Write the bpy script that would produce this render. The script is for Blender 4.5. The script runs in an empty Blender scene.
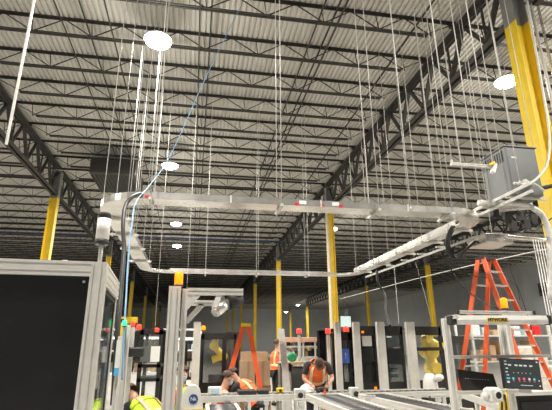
import bpy, math, random
from math import sin, cos, pi, radians, hypot, atan2
from mathutils import Vector, Matrix
random.seed(7)
S = bpy.context.scene
COL = S.collection

# ------------------------------------------------------------------ camera
PITCH, YAW, ROLL, FPX = radians(17.604), radians(10.302), radians(-.3625), 444.2
EYE = Vector((0, 0, 1.6))
Fv = Vector((sin(YAW)*cos(PITCH), cos(YAW)*cos(PITCH), sin(PITCH)))
R0 = Vector((cos(YAW), -sin(YAW), 0)); U0 = R0.cross(Fv)
Rv = R0*cos(ROLL)+U0*sin(ROLL); Uv = -R0*sin(ROLL)+U0*cos(ROLL)
cd = bpy.data.cameras.new('camera'); cam = bpy.data.objects.new('camera', cd); COL.objects.link(cam)
cam.matrix_world = Matrix(((Rv.x, Uv.x, -Fv.x, EYE.x), (Rv.y, Uv.y, -Fv.y, EYE.y), (Rv.z, Uv.z, -Fv.z, EYE.z), (0, 0, 0, 1)))
cd.sensor_width = 36; cd.lens = FPX/552*36; cd.clip_start = .05; cd.clip_end = 500
S.camera = cam

# ------------------------------------------------------------------ world and exposure
w = bpy.data.worlds.new('world'); S.world = w; w.use_nodes = True
bgn = w.node_tree.nodes['Background']; bgn.inputs[0].default_value = (1, .97, .92, 1); bgn.inputs[1].default_value = .45
S.view_settings.view_transform = 'Standard'; S.view_settings.look = 'None'
S.view_settings.gamma = 1; S.view_settings.use_curve_mapping = False
S.view_settings.exposure = -1.05
LAMP_W = 1950; LAMP_GLOW = 260

# ------------------------------------------------------------------ helpers: measuring
def at(px, py, x=None, y=None, z=None):
    d = Rv*(px-276)+Uv*(205-py)+Fv*FPX
    if x is not None: t = (x-EYE.x)/d.x
    elif y is not None: t = (y-EYE.y)/d.y
    else: t = (z-EYE.z)/d.z
    return EYE+d*t
def pj(p):
    v = Vector(p)-EYE; d = v.dot(Fv)
    return (276+FPX*v.dot(Rv)/d, 205-FPX*v.dot(Uv)/d, d)

# ------------------------------------------------------------------ helpers: materials
def mat(name, col, rough=.5, metal=0., noise=.12, scale=6., emit=None, es=0., trans=0., alpha=1., bump=0., stretch=None, spec=.5, coat=0.):
    m = bpy.data.materials.new(name); m.use_nodes = True
    nt = m.node_tree; b = nt.nodes['Principled BSDF']
    b.inputs['Roughness'].default_value = rough; b.inputs['Metallic'].default_value = metal
    b.inputs['Specular IOR Level'].default_value = spec
    c = (col[0], col[1], col[2], 1)
    b.inputs['Base Color'].default_value = c
    if emit:
        b.inputs['Emission Color'].default_value = (*emit, 1); b.inputs['Emission Strength'].default_value = es
    if trans: b.inputs['Transmission Weight'].default_value = trans
    if alpha < 1: b.inputs['Alpha'].default_value = alpha
    if coat: b.inputs['Coat Weight'].default_value = coat
    if noise > 0 or bump > 0:
        tc = nt.nodes.new('ShaderNodeTexCoord'); mp = nt.nodes.new('ShaderNodeMapping')
        if stretch: mp.inputs['Scale'].default_value = stretch
        nz = nt.nodes.new('ShaderNodeTexNoise'); nz.inputs['Scale'].default_value = scale; nz.inputs['Detail'].default_value = 4
        nt.links.new(tc.outputs['Object'], mp.inputs[0]); nt.links.new(mp.outputs[0], nz.inputs['Vector'])
        if noise > 0:
            mr = nt.nodes.new('ShaderNodeMapRange'); mr.inputs['From Min'].default_value = .3; mr.inputs['From Max'].default_value = .7
            mr.inputs['To Min'].default_value = 1-noise; mr.inputs['To Max'].default_value = 1+noise
            vm = nt.nodes.new('ShaderNodeVectorMath'); vm.operation = 'SCALE'; vm.inputs[0].default_value = col
            nt.links.new(nz.outputs['Fac'], mr.inputs['Value']); nt.links.new(mr.outputs[0], vm.inputs['Scale'])
            nt.links.new(vm.outputs[0], b.inputs['Base Color'])
        if bump > 0:
            bp = nt.nodes.new('ShaderNodeBump'); bp.inputs['Strength'].default_value = bump
            nt.links.new(nz.outputs['Fac'], bp.inputs['Height']); nt.links.new(bp.outputs[0], b.inputs['Normal'])
    return m
def emis(name, col, s):
    return mat(name, col, .4, noise=0, emit=col, es=s)
M = {}
M['deck'] = mat('galvanised deck', (.50, .485, .445), .8, 0, .1, 2.5, stretch=(1, .25, 1))
M['joist'] = mat('dark steel', (.030, .028, .024), .7, 0, .2, 4)
M['girder'] = mat('girder steel', (.045, .043, .038), .7, 0, .2, 3)
M['yellow'] = mat('yellow paint', (.78, .55, .02), .45, 0, .1, 2)
M['greypaint'] = mat('grey primer', (.22, .22, .21), .55, 0, .12, 2)
M['wall'] = mat('wall panel grey', (.66, .69, .70), .7, 0, .06, .6)
M['wallfar'] = mat('far wall grey', (.66, .69, .70), .7, 0, .06, .6)
M['floor'] = mat('sealed concrete', (.42, .41, .385), .4, 0, .12, .8)
M['alu'] = mat('anodised aluminium', (.74, .725, .685), .42, .25, .06, 12)
M['alus'] = mat('bright aluminium sheet', (.74, .72, .68), .25, .85, .18, 3, bump=.04)
M['zinc'] = mat('zinc plated steel', (.60, .60, .57), .5, .2, .12, 14)
M['white'] = mat('white powder coat', (.74, .73, .70), .45, 0, .05, 6)
M['black'] = mat('black panel', (.012, .012, .013), .25, 0, .2, 5)
M['blackm'] = mat('matt black', (.018, .018, .018), .6, 0, .2, 8)
M['rubber'] = mat('black cable jacket', (.02, .02, .02), .5, 0, .15, 10)
M['glass'] = mat('clear polycarbonate', (.5, .55, .55), .04, 0, 0, alpha=.10, spec=.5)
M['tint'] = mat('tinted polycarbonate', (.05, .07, .07), .05, 0, 0, alpha=.55, spec=.6)
M['orange'] = mat('orange fibreglass', (.78, .12, .035), .5, 0, .1, 7)
M['hivis'] = mat('high visibility orange', (1., .17, .03), .7, 0, .08, 10, emit=(1., .14, .02), es=0)
M['lime'] = mat('high visibility lime', (.62, .9, .05), .7, 0, .08, 10)
M['refl'] = mat('reflective tape', (.85, .75, .45), .4, .1, .05, 10)
M['pinktape'] = mat('pinkish tape', (.75, .45, .32), .5, 0, .05, 10)
M['skin'] = mat('skin', (.55, .30, .21), .55, 0, .06, 12)
M['hair'] = mat('brown hair', (.07, .035, .02), .7, 0, .3, 30)
M['mask'] = mat('blue grey mask', (.42, .55, .62), .7, 0, .05, 10)
M['cloth'] = mat('dark cloth', (.022, .022, .026), .85, 0, .2, 12)
M['cardboard'] = mat('cardboard', (.45, .30, .18), .8, 0, .1, 3)
M['tape'] = mat('brown tape', (.36, .22, .12), .4, 0, .05, 3)
M['duct'] = mat('galvanised duct', (.34, .34, .33), .5, .3, .1, 2)
M['trans'] = mat('grey enamel', (.13, .14, .14), .45, .1, .08, 3)
M['robot'] = mat('robot yellow', (.95, .70, .02), .35, 0, .05, 4)
M['blue'] = mat('blue hose', (.22, .42, .66), .4, 0, .05, 8)
M['bluedisc'] = mat('navy blue enamel', (.02, .06, .2), .4, 0, .05, 8)
M['wood'] = mat('pale wood', (.55, .38, .2), .6, 0, .2, 8, stretch=(1, 8, 8))
M['green'] = mat('green plastic', (.02, .28, .12), .4, 0, .1, 8)
M['teal'] = mat('teal polycarbonate', (.03, .22, .2), .2, 0, .1, 8)
M['redp'] = mat('red plastic', (.6, .02, .02), .4, 0, .1, 8)
M['paper'] = mat('white paper', (.8, .8, .77), .8, 0, .03, 8)
M['cyanp'] = mat('cyan paper', (.1, .45, .8), .6, 0, .03, 8)
M['rag'] = mat('white cloth rag', (.75, .74, .72), .9, 0, .1, 8)
M['roller'] = mat('dark roller bed', (.10, .10, .10), .4, .5, .2, 30, stretch=(1, 12, 1))
M['yellowlabel'] = mat('yellow label', (.85, .62, .03), .5, 0, .03, 8)
M['led'] = emis('high bay led', (1., .94, .82), 60)
M['tube'] = emis('led tube', (1., .97, .9), 7)
M['amber'] = emis('amber beacon lit', (1., .26, .0), 2.6)
M['amberhot'] = emis('amber beacon core', (1., .75, .15), 14)
M['red'] = emis('red beacon lit', (1., .05, .03), 3.2)
M['redhot'] = emis('red beacon core', (1., .5, .4), 14)
M['greenl'] = emis('green lamp lit', (.03, 1., .25), 5)
M['scr_w'] = emis('screen white', (.7, .75, .75), .5)
M['scr_c'] = emis('screen cyan', (.1, .55, .7), .8)
M['scr_r'] = emis('screen red', (.8, .12, .16), .7)
M['scr_b'] = emis('screen blue', (.05, .12, .4), .45)
M['exitl'] = emis('lit sign', (.75, .95, .85), 1.6)

# ------------------------------------------------------------------ helpers: meshes
def bmat(p0, p1, up=(0, 0, 1)):
    z = (Vector(p1)-Vector(p0)).normalized(); u = Vector(up)
    if abs(z.dot(u)) > .98: u = Vector((0, 1, 0))
    x = u.cross(z).normalized(); y = z.cross(x)
    return x, y, z
class MB:
    def __init__(s): s.v = []; s.f = []; s.m = []; s.sm = []
    def add(s, vs, fs, mi=0, smooth=False):
        n = len(s.v); s.v += [Vector(q) for q in vs]; s.f += [tuple(i+n for i in q) for q in fs]
        s.m += [mi]*len(fs); s.sm += [smooth]*len(fs); return s
    def box(s, a, b, mi=0, bev=0.):
        x0, x1 = sorted((a[0], b[0])); y0, y1 = sorted((a[1], b[1])); z0, z1 = sorted((a[2], b[2]))
        if bev > 0:
            vs = []; e = bev
            for z, i in ((z0, e), (z0+e, 0), (z1-e, 0), (z1, e)):
                vs += [(x0+i+e, y0+i, z), (x1-i-e, y0+i, z), (x1-i, y0+i+e, z), (x1-i, y1-i-e, z), (x1-i-e, y1-i, z), (x0+i+e, y1-i, z), (x0+i, y1-i-e, z), (x0+i, y0+i+e, z)]
            fs = [tuple(range(7, -1, -1)), tuple(range(24, 32))]
            for k in range(3):
                for j in range(8): fs.append((k*8+j, k*8+(j+1) % 8, k*8+8+(j+1) % 8, k*8+8+j))
            return s.add(vs, fs, mi)
        vs = [(x0, y0, z0), (x1, y0, z0), (x1, y1, z0), (x0, y1, z0), (x0, y0, z1), (x1, y0, z1), (x1, y1, z1), (x0, y1, z1)]
        return s.add(vs, [(3, 2, 1, 0), (4, 5, 6, 7), (0, 1, 5, 4), (1, 2, 6, 5), (2, 3, 7, 6), (3, 0, 4, 7)], mi)
    def prism(s, p0, p1, poly, mi=0, up=(0, 0, 1), smooth=False):
        x, y, z = bmat(p0, p1, up); p0 = Vector(p0); p1 = Vector(p1); n = len(poly)
        vs = [p0+x*a+y*b for a, b in poly]+[p1+x*a+y*b for a, b in poly]
        fs = [tuple(range(n-1, -1, -1)), tuple(range(n, 2*n))]
        s.add(vs, fs, mi)
        s.f += []; n0 = len(s.v)-2*n
        for j in range(n):
            s.f.append((n0+j, n0+(j+1) % n, n0+n+(j+1) % n, n0+n+j)); s.m.append(mi); s.sm.append(smooth)
        return s
    def bar(s, p0, p1, w, h, mi=0, up=(0, 0, 1)):
        return s.prism(p0, p1, [(-w/2, -h/2), (w/2, -h/2), (w/2, h/2), (-w/2, h/2)], mi, up)
    def cyl(s, p0, p1, r, mi=0, seg=10, r1=None):
        x, y, z = bmat(p0, p1); p0 = Vector(p0); p1 = Vector(p1); r1 = r if r1 is None else r1
        c = [(cos(2*pi*k/seg), sin(2*pi*k/seg)) for k in range(seg)]
        vs = [p0+x*a*r+y*b*r for a, b in c]+[p1+x*a*r1+y*b*r1 for a, b in c]
        n0 = len(s.v); s.add(vs, [tuple(range(seg-1, -1, -1)), tuple(range(seg, 2*seg))], mi)
        for j in range(seg):
            s.f.append((n0+j, n0+(j+1) % seg, n0+seg+(j+1) % seg, n0+seg+j)); s.m.append(mi); s.sm.append(True)
        return s
    def tube(s, pts, r, mi=0, seg=8):
        pts = [Vector(p) for p in pts]; n = len(pts); rings = []
        x = None; n0 = len(s.v)
        for i, p in enumerate(pts):
            d = (pts[min(i+1, n-1)]-pts[max(i-1, 0)]).normalized()
            if x is None: x = d.orthogonal().normalized()
            x = (x-d*x.dot(d)).normalized(); y = d.cross(x)
            rr = r[i] if isinstance(r, (list, tuple)) else r
            s.v += [p+x*cos(2*pi*k/seg)*rr+y*sin(2*pi*k/seg)*rr for k in range(seg)]
        for i in range(n-1):
            for k in range(seg):
                a = n0+i*seg; s.f.append((a+k, a+(k+1) % seg, a+seg+(k+1) % seg, a+seg+k)); s.m.append(mi); s.sm.append(True)
        s.f.append(tuple(n0+k for k in range(seg-1, -1, -1))); s.m.append(mi); s.sm.append(False)
        s.f.append(tuple(n0+(n-1)*seg+k for k in range(seg))); s.m.append(mi); s.sm.append(False)
        return s
    def lathe(s, c, prof, mi=0, seg=16, axis=(0, 0, 1)):
        c = Vector(c); z = Vector(axis).normalized(); x = z.orthogonal().normalized(); y = z.cross(x); n0 = len(s.v)
        for r, h in prof: s.v += [c+z*h+x*cos(2*pi*k/seg)*r+y*sin(2*pi*k/seg)*r for k in range(seg)]
        for i in range(len(prof)-1):
            for k in range(seg):
                a = n0+i*seg; s.f.append((a+k, a+(k+1) % seg, a+seg+(k+1) % seg, a+seg+k)); s.m.append(mi); s.sm.append(True)
        s.f.append(tuple(n0+k for k in range(seg-1, -1, -1))); s.m.append(mi); s.sm.append(False)
        s.f.append(tuple(n0+(len(prof)-1)*seg+k for k in range(seg))); s.m.append(mi); s.sm.append(False)
        return s
    def ext(s, p0, p1, w, h=None, mi=0, up=(0, 0, 1), slot=.011, dep=.008):
        """aluminium T-slot extrusion, one groove per 45 mm of side"""
        h = h or w
        nw = max(1, round(w/.05)); nh = max(1, round(h/.05)); P = []
        def side(a, b, n):
            a = Vector((a[0], a[1])); b = Vector((b[0], b[1])); d = (b-a); L = d.length; d /= L; nn = Vector((-d.y, d.x))
            P.append(tuple(a))
            for k in range(n):
                c = L*(k+.5)/n
                for q, e in ((c-slot/2, 0), (c-slot/2, dep), (c+slot/2, dep), (c+slot/2, 0)): P.append(tuple(a+d*q+nn*e))
        side((-w/2, -h/2), (w/2, -h/2), nw); side((w/2, -h/2), (w/2, h/2), nh); side((w/2, h/2), (-w/2, h/2), nw); side((-w/2, h/2), (-w/2, -h/2), nh)
        return s.prism(p0, p1, P, mi, up)
    def build(s, name, m, parent=None, local=False, origin=None, label=None):
        ms = m if isinstance(m, (list, tuple)) else [m]
        me = bpy.data.meshes.new(name); o = bpy.data.objects.new(name, me); COL.objects.link(o)
        if parent is not None:
            r = parent
            while r.parent: r = r.parent
            if not local:
                inv = (Matrix.Translation(r.location) @ Matrix.Rotation(r.rotation_euler.z, 4, 'Z')).inverted()
                vs = [inv @ v for v in s.v]
            else: vs = s.v
            o.parent = parent
        else:
            if origin is None:
                xs = [v.x for v in s.v]; ys = [v.y for v in s.v]; zs = [v.z for v in s.v]
                origin = Vector(((min(xs)+max(xs))/2, (min(ys)+max(ys))/2, min(zs)))
            origin = Vector(origin); vs = [v-origin for v in s.v]; o.location = origin
        me.from_pydata([tuple(v) for v in vs], [], s.f)
        for x in ms: me.materials.append(M[x])
        for p, i, q in zip(me.polygons, s.m, s.sm): p.material_index = i; p.use_smooth = q
        me.update()
        if label: o['label'] = label
        return o
def tag(o, label, cat, group=None):
    o['label'] = label; o['category'] = cat
    if group: o['group'] = group
    return o
def thing(name, label, cat, loc=(0, 0, 0), rz=0, group=None):
    o = bpy.data.objects.new(name, None); COL.objects.link(o); o.empty_display_size = .1
    o.location = loc; o.rotation_euler = (0, 0, rz); return tag(o, label, cat, group)
def struct(o): o['kind'] = 'structure'; return o
def dup(root, loc, label=None, group=None, rz=None):
    r = root.copy(); COL.objects.link(r); r.location = loc
    if rz is not None: r.rotation_euler = (0, 0, rz)
    if label: r['label'] = label
    if group: r['group'] = group
    for ch in list(root.children):
        c = ch.copy(); COL.objects.link(c); c.parent = r
        for g in list(ch.children):
            d = g.copy(); COL.objects.link(d); d.parent = c
    return r
def text(body, p, size, m, parent, rot, name='lettering', depth=.001, bold=0.):
    cu = bpy.data.curves.new('t', 'FONT'); cu.body = body; cu.size = size; cu.extrude = depth; cu.offset = bold; cu.align_x = 'CENTER'; cu.align_y = 'CENTER'
    to = bpy.data.objects.new('t', cu); COL.objects.link(to)
    dg = bpy.context.evaluated_depsgraph_get(); me = bpy.data.meshes.new_from_object(to.evaluated_get(dg))
    bpy.data.objects.remove(to); o = bpy.data.objects.new(name, me); COL.objects.link(o)
    me.materials.clear(); me.materials.append(M[m])
    r = parent
    while r.parent: r = r.parent
    inv = (Matrix.Translation(r.location) @ Matrix.Rotation(r.rotation_euler.z, 4, 'Z')).inverted()
    me.transform(inv @ Matrix.Translation(p) @ rot.to_4x4()); o.parent = parent
    return o
def smooth_path(pts, n=6):
    pts = [Vector(p) for p in pts]; out = []
    for i in range(len(pts)-1):
        p0 = pts[max(i-1, 0)]; p1 = pts[i]; p2 = pts[i+1]; p3 = pts[min(i+2, len(pts)-1)]
        for k in range(n):
            t = k/n; out.append(.5*((2*p1)+(p2-p0)*t+(2*p0-5*p1+4*p2-p3)*t*t+(3*p1-p0-3*p2+p3)*t**3))
    out.append(pts[-1]); return out
ORD = ['zeroth', 'first', 'second', 'third', 'fourth', 'fifth', 'sixth', 'seventh', 'eighth', 'ninth', 'tenth', 'eleventh', 'twelfth', 'thirteenth', 'fourteenth', 'fifteenth', 'sixteenth', 'seventeenth', 'eighteenth', 'nineteenth']
TENS = {2: 'twenty', 3: 'thirty', 4: 'forty', 5: 'fifty', 6: 'sixty'}
def ordinal(n):
    if n < 20: return ORD[n]
    t, u = divmod(n, 10)
    return TENS[t]+'-'+ORD[u] if u else TENS[t][:-1]+'ieth'

# ================================================================== THE HALL
GX = [-34.8, -20.9, -7.0, 7.0, 20.9, 34.8]      # girder lines
YN, YF = -6., 110.; XL, XR = -36., 38.; ZD = 10.3
o = MB().box((XL, YN, -.2), (XR, YF, 0)).build('floor', 'floor'); struct(o)
mb = MB(); pit = .15; n = int((XR-XL)/pit); prof = []
for k in range(n):
    x = XL+k*pit; prof += [(x, ZD), (x+.085, ZD), (x+.10, ZD+.045), (x+.135, ZD+.045)]
prof.append((XL+n*pit, ZD))
vs = [(x, YN, z) for x, z in prof]+[(x, YF, z) for x, z in prof]; N = len(prof)
mb.add(vs, [(k, k+1, N+k+1, N+k) for k in range(N-1)])
mb.box((XL, YN, ZD+.08), (XR, YF, ZD+.3))
struct(mb.build('ceiling', 'deck'))
# walls
mb = MB(); x = XR
for k in range(int((YF-YN)/1.2)):
    y = YN+k*1.2; mb.box((x, y+.015, 0), (x+.25, y+1.185, ZD)); mb.box((x+.03, y-.02, 0), (x+.24, y+.02, ZD))
struct(mb.build('wall_right', 'wall'))
mb = MB()
for k in range(int((XR-XL)/1.2)+1):
    x = XL+k*1.2; mb.box((x+.015, YF, 0), (min(x+1.185, XR+.25), YF+.25, ZD)); mb.box((x-.02, YF+.03, 0), (x+.02, YF+.24, ZD))
struct(mb.build('wall_back', 'wallfar'))

mb = MB(); x = XL
for k in range(int((YF-YN)/1.2)):
    y = YN+k*1.2; mb.box((x-.25, y+.015, 0), (x, y+1.185, ZD)); mb.box((x-.24, y-.02, 0), (x-.03, y+.02, ZD))
struct(mb.build('wall_left', 'wallfar'))

# columns --------------------------------------------------------
def hpoly(w=.36, d=.36, tf=.025, tw=.018):
    a, b = w/2, d/2
    return [(-a, -b), (a, -b), (a, -b+tf), (tw/2, -b+tf), (tw/2, b-tf), (a, b-tf), (a, b), (-a, b), (-a, b-tf), (-tw/2, b-tf), (-tw/2, -b+tf), (-a, -b+tf)]
def make_column(loc, label, ztop=9.9):
    t = thing('steel_column', label, 'column', loc, 0, 'yellow steel columns')
    P = [(b, a) for a, b in hpoly()][::-1]
    MB().prism((0, 0, .02), (0, 0, 8.6), P, up=(0, 1, 0)).build('shaft', 'yellow', t, local=True)
    MB().prism((0, 0, 8.6), (0, 0, ztop), P, up=(0, 1, 0)).box((-.2, -.2, ztop), (.2, .2, ztop+.03)).build('column_head', 'greypaint', t, local=True, label='unpainted grey head of the column')
    MB().box((-.19, -.19, 0), (.19, .19, .025)).build('base_plate', 'greypaint', t, local=True)
    return t
CY = [7.38, 22.3, 37.5, 52.7, 67.9, 83.1, 98.3]
names = {(7.0, 7.38): 'big yellow steel column at the right edge behind the grey transformer',
         (7.0, 22.3): 'yellow steel column with a white pipe up its left side, mid hall',
         (7.0, 37.5): 'narrow bright yellow column right of the orange ladder on the left',
         (-7.0, 22.3): 'yellow steel column standing above the black panelled enclosure at left',
         (20.9, 37.5): 'yellow column rising behind the cell with the big yellow robot',
         (20.9, 52.7): 'yellow column in front of the pale patch of the far right wall'}
c0 = None
for x in (-20.9, -7.0, 7.0, 20.9):
    side = {-20.9: 'far left', -7.0: 'left', 7.0: 'middle', 20.9: 'right'}[x]
    for i, y in enumerate(CY):
        px, py, d = pj((x, y, 2.5))
        if d < 1 or px < -30 or px > 600: continue
        if x == -20.9: continue
        lab = names.get((x, y), 'yellow steel column, %s of the %s column row counted from the camera' % (ordinal(i+1), side))
        if c0 is None: c0 = make_column((x, y, 0), lab)
        else: dup(c0, (x, y, 0), lab)

# girders ----------------------------------------------------------
ZB, ZT = 8.82, 10.04
def make_girder(loc, L, label):
    t = thing('roof_girder', label, 'girder', loc, 0, 'steel joist girders')
    for nm, z in (('top_chord', ZT), ('bottom_chord', ZB)):
        b = MB()
        for s in (-1, 1):
            b.box((s*.03, 0, z-.09), (s*.055, L, z+.09)); b.box((s*.03, 0, z-(.09 if z == ZB else -.065)), (s*.18, L, z-(.065 if z == ZB else -.09)))
        b.build(nm, 'girder', t, local=True)
    np_ = 9; st = L/np_
    for k in range(np_):
        y0 = k*st
        b = MB().bar((0, y0+.05, ZT-.05), (0, y0+st/2, ZB+.05), .12, .09).bar((0, y0+st/2, ZB+.05), (0, y0+st-.05, ZT-.05), .11, .08).bar((0, y0+st/2, ZB), (0, y0+st/2, ZT), .05, .05)
        b.build('web', 'girder', t, local=True)
    return t
g0 = None
for gx in GX[1:5]:
    for i in range(len(CY)):
        y0 = CY[i]; L = 14.7
        nm = {-20.9: 'far left', -7.0: 'left', 7.0: 'centre', 20.9: 'right'}[gx]
        if i >= 5 or (gx == -20.9 and i < 1): continue
        lab = 'dark steel roof girder on the %s column row, %s span from the camera' % (nm, ordinal(i+1))
        if g0 is None: g0 = make_girder((gx, y0+.2, 0), L, lab)
        else: dup(g0, (gx, y0+.2, 0), lab)
for gx, nm in ((-7.0, 'left'), (7.0, 'centre')):
    dup(g0, (gx, CY[0]-15.2, 0), 'dark steel roof girder on the %s column row, nearest span overhead' % nm)

# joists ------------------------------------------------------------
def make_joist(loc, label, L=13.888):
    t = thing('roof_joist', label, 'joist', loc, 0, 'open web steel roof joists')
    zt, zb = ZD-.005, 9.75
    for nm, z, s in (('top_chord', zt, -1), ('bottom_chord', zb, 1)):
        b = MB(); e = 0 if s < 0 else .9
        for q in (-1, 1):
            b.box((e, q*.008, z), (L-e, q*.014, z+s*.07)); b.box((e, q*.008, z), (L-e, q*.07, z+s*.008))
        b.build(nm, 'joist', t, local=True)
    b = MB(); n = 9; st = L/n
    b.bar((.05, 0, zt-.04), (st*.5+.2, 0, zb+.03), .022, .022)
    for k in range(n):
        a = k*st
        if k: b.bar((a, 0, zt-.03), (a+st/2, 0, zb+.03), .024, .024)
        if k < n-1: b.bar((a+st/2, 0, zb+.03), (a+st, 0, zt-.03), .024, .024)
        b.bar((a+st/2, 0, zb+.02), (a+st/2-.06, 0, zt-.03), .02, .02)
    b.bar((L-.05, 0, zt-.04), (L-st*.5-.2, 0, zb+.03), .022, .022)
    b.bar((0, 0, zt-.08), (.16, 0, zt-.08), .1, .16).bar((L-.16, 0, zt-.08), (L, 0, zt-.08), .1, .16)
    b.build('web', 'joist', t, local=True)
    return t
j0 = None; BAY = ['far left', 'left', 'centre', 'right', 'far right']
# short posts between girder and joist seats are carried by the girders' top chord
for bi in range(5):
    xa, xb = GX[bi], GX[bi+1]; c = 0
    for k in range(-5, 50 if bi not in (0, 4) else 34):
        y = 11.05+1.65*k
        vis = False
        for q in range(8):
            v = pj((xa+(xb-xa)*q/7, y, 10))
            if v[2] > .5 and -25 < v[0] < 590 and -25 < v[1] < 420: vis = True
        if not vis: continue
        if bi == 0 and not any(-5 < pj((xa+(xb-xa)*q/7, y, 10))[0] for q in range(8)): continue
        c += 1
        lab = 'dark open-web steel roof joist, %s visible from the camera in the %s bay' % (ordinal(c), BAY[bi])
        L0 = xb-xa-.012
        if j0 is None: j0 = make_joist((xa+.006, y, 0), lab)
        else: dup(j0, (xa+.006, y, 0), lab)
# bridging angles running across the joists
for i, (px, z) in enumerate([(55, 9.74), (80, 10.16), (105, 9.74), (200, 9.74), (212, 10.16), (325, 9.74), (340, 10.16), (347, 9.74), (432, 9.74)]):
    x = at(px, 3, z=z).x
    b = MB().box((x-.02, 4, z-.018), (x+.02, 92, z-.012)).box((x-.02, 4, z-.012), (x-.015, 92, z+.02))
    tag(b.build('bridging_angle', 'joist'), 'thin dark bridging angle crossing under the joists, %s from the left' % ordinal(i+1), 'steel angle', 'bridging angles')

# sprinkler / service pipes near the roof
def pipe(name, pts, r, m, label, cat='pipe', seg=8):
    return tag(MB().tube(pts, r, 0, seg).build(name, m), label, cat)
M['bluepipe'] = mat('blue painted pipe', (.05, .08, .2), .5, 0, .1, 3)
pipe('sprinkler_pipe', [(-20, 33, 9.3), (6.6, 33, 9.3)], .05, 'bluepipe', 'thin dark blue pipe crossing the hall under the far roof joists')
pipe('sprinkler_pipe', [(-20, 45, 9.3), (30, 45, 9.3)], .05, 'joist', 'dark pipe crossing the hall beyond the blue pipe')
pa = at(57, 92, z=9.5); pb = at(165, 108, z=9.5)
pipe('conduit', [(-6.6, 20.5, 9.4), (-4.6, 20.7, 9.4)], .02, 'zinc', 'thin pale conduit under the joists right of the left yellow column')
# air diffuser hung under the roof (left)
c = at(118, 176, z=9.3)
t = thing('air_diffuser', 'grey louvred air handling diffuser hung below the roof at left', 'air diffuser', (c.x, c.y, 8.9))
MB().box((-1., -1.3, 0), (1., 1.3, .75), bev=.05).build('housing', 'girder', t, local=True)
b = MB()
for k in range(9): b.bar((-.9, -1.31, .1+k*.07), (.9, -1.31, .1+k*.07), .03, .012)
for k in range(12): b.bar((-.9+k*.16, -1.1, -.02), (-.9+k*.16, 1.1, -.02), .02, .05)
b.build('louvre', 'joist', t, local=True)
for sx in (-.9, .9):
    for sy in (-1.1, 1.1): MB().cyl((sx, sy, .74), (sx, sy, 1.38), .012).build('hanger_rod', 'zinc', t, local=True)

# high bay lamps ----------------------------------------------------
def lampobj(x, y, z, label, light=True, sc=1.):
    t = thing('high_bay_lamp', label, 'ceiling lamp', (x, y, z), 0, 'high bay lamps')
    MB().lathe((0, 0, .02), [(.36, 0), (.37, .03), (.2, .08), (.09, .1), (.08, .19)], seg=24).build('housing', 'white', t, local=True)
    MB().lathe((0, 0, 0), [(.1, -.13), (.24, -.09), (.33, -.03), (.35, .02)], seg=24).build('lens', 'led', t, local=True)  # lens and housing oversized, the lamp's bloom is put into their shape
    MB().cyl((0, 0, .2), (0, 0, 10.28-z), .008).build('hanger_rod', 'zinc', t, local=True)
    if light:
        for kind, wt, dz in (('AREA', LAMP_W, -.14), ('POINT', LAMP_GLOW, -.5)):
            ld = bpy.data.lights.new('high_bay_light', kind); ld.energy = wt; ld.color = (1., .95, .86)
            if kind == 'AREA': ld.shape = 'RECTANGLE'; ld.size = .5; ld.size_y = .38
            else: ld.shadow_soft_size = .25
            lo = bpy.data.objects.new('high_bay_light', ld); COL.objects.link(lo); lo.parent = t; lo.location = (0, 0, dz)
    return t
lp = [(158, 41, 'big glaring high bay lamp above the left of the hanging rail'), (170, 166, 'high bay lamp just above the rail, second in the left lamp row'),
      (176, 224, 'high bay lamp seen just under the front rail, third in the left lamp row'), (177, 246, 'small high bay lamp below the third in the left lamp row'),
      (507, 82, 'glaring high bay lamp beside the big yellow column at right'), (332, 229, 'high bay lamp beside the yellow column with the white pipe')]
for px, py, lab in lp:
    p = at(px, py, z=9.3); lampobj(p.x, p.y, 9.3, lab)
p = at(286, 312, z=8.2); lampobj(p.x, p.y, 8.2, 'small far lamp, lower one of the pair before the back wall')
p = at(298, 305, z=8.6); lampobj(p.x, p.y, 8.6, 'small far lamp, upper one of the pair before the back wall')
for x, y, lab in ((-1.3, 1.5, 'high bay lamp right above the camera, unseen, added for light'), (9.4, 1.5, 'high bay lamp behind and right of the grey transformer, unseen, added for light'),  # unseen lamps, added for the light they give
                  (-12, 5, 'high bay lamp over the bay left of the black panelled enclosure, unseen, added for light'), (20, 12, 'high bay lamp in the bay right of the big yellow column, unseen, added for light'),
                  (-14, 22, 'high bay lamp left of the left yellow column, unseen, added for light'), (31, 8, 'nearest unseen high bay lamp added along the right wall to brighten it'),  # those along the right wall are added to lighten that wall
                  (31, 20, 'second unseen high bay lamp added along the right wall to brighten it'), (33, 33, 'third unseen high bay lamp added along the right wall to brighten it'),
                  (34.5, 44, 'fourth and farthest unseen high bay lamp added along the right wall to brighten it'), (20, 3, 'high bay lamp level with the camera far to the right, unseen, added for light'),
                  (-22, 32, 'high bay lamp deep in the far left bay, unseen, added for light')):
    v = pj((x, y, 9.3))
    if not (v[2] > 0 and -10 < v[0] < 560 and -10 < v[1] < 345):
        lampobj(x, y, 9.3, lab)

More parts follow.
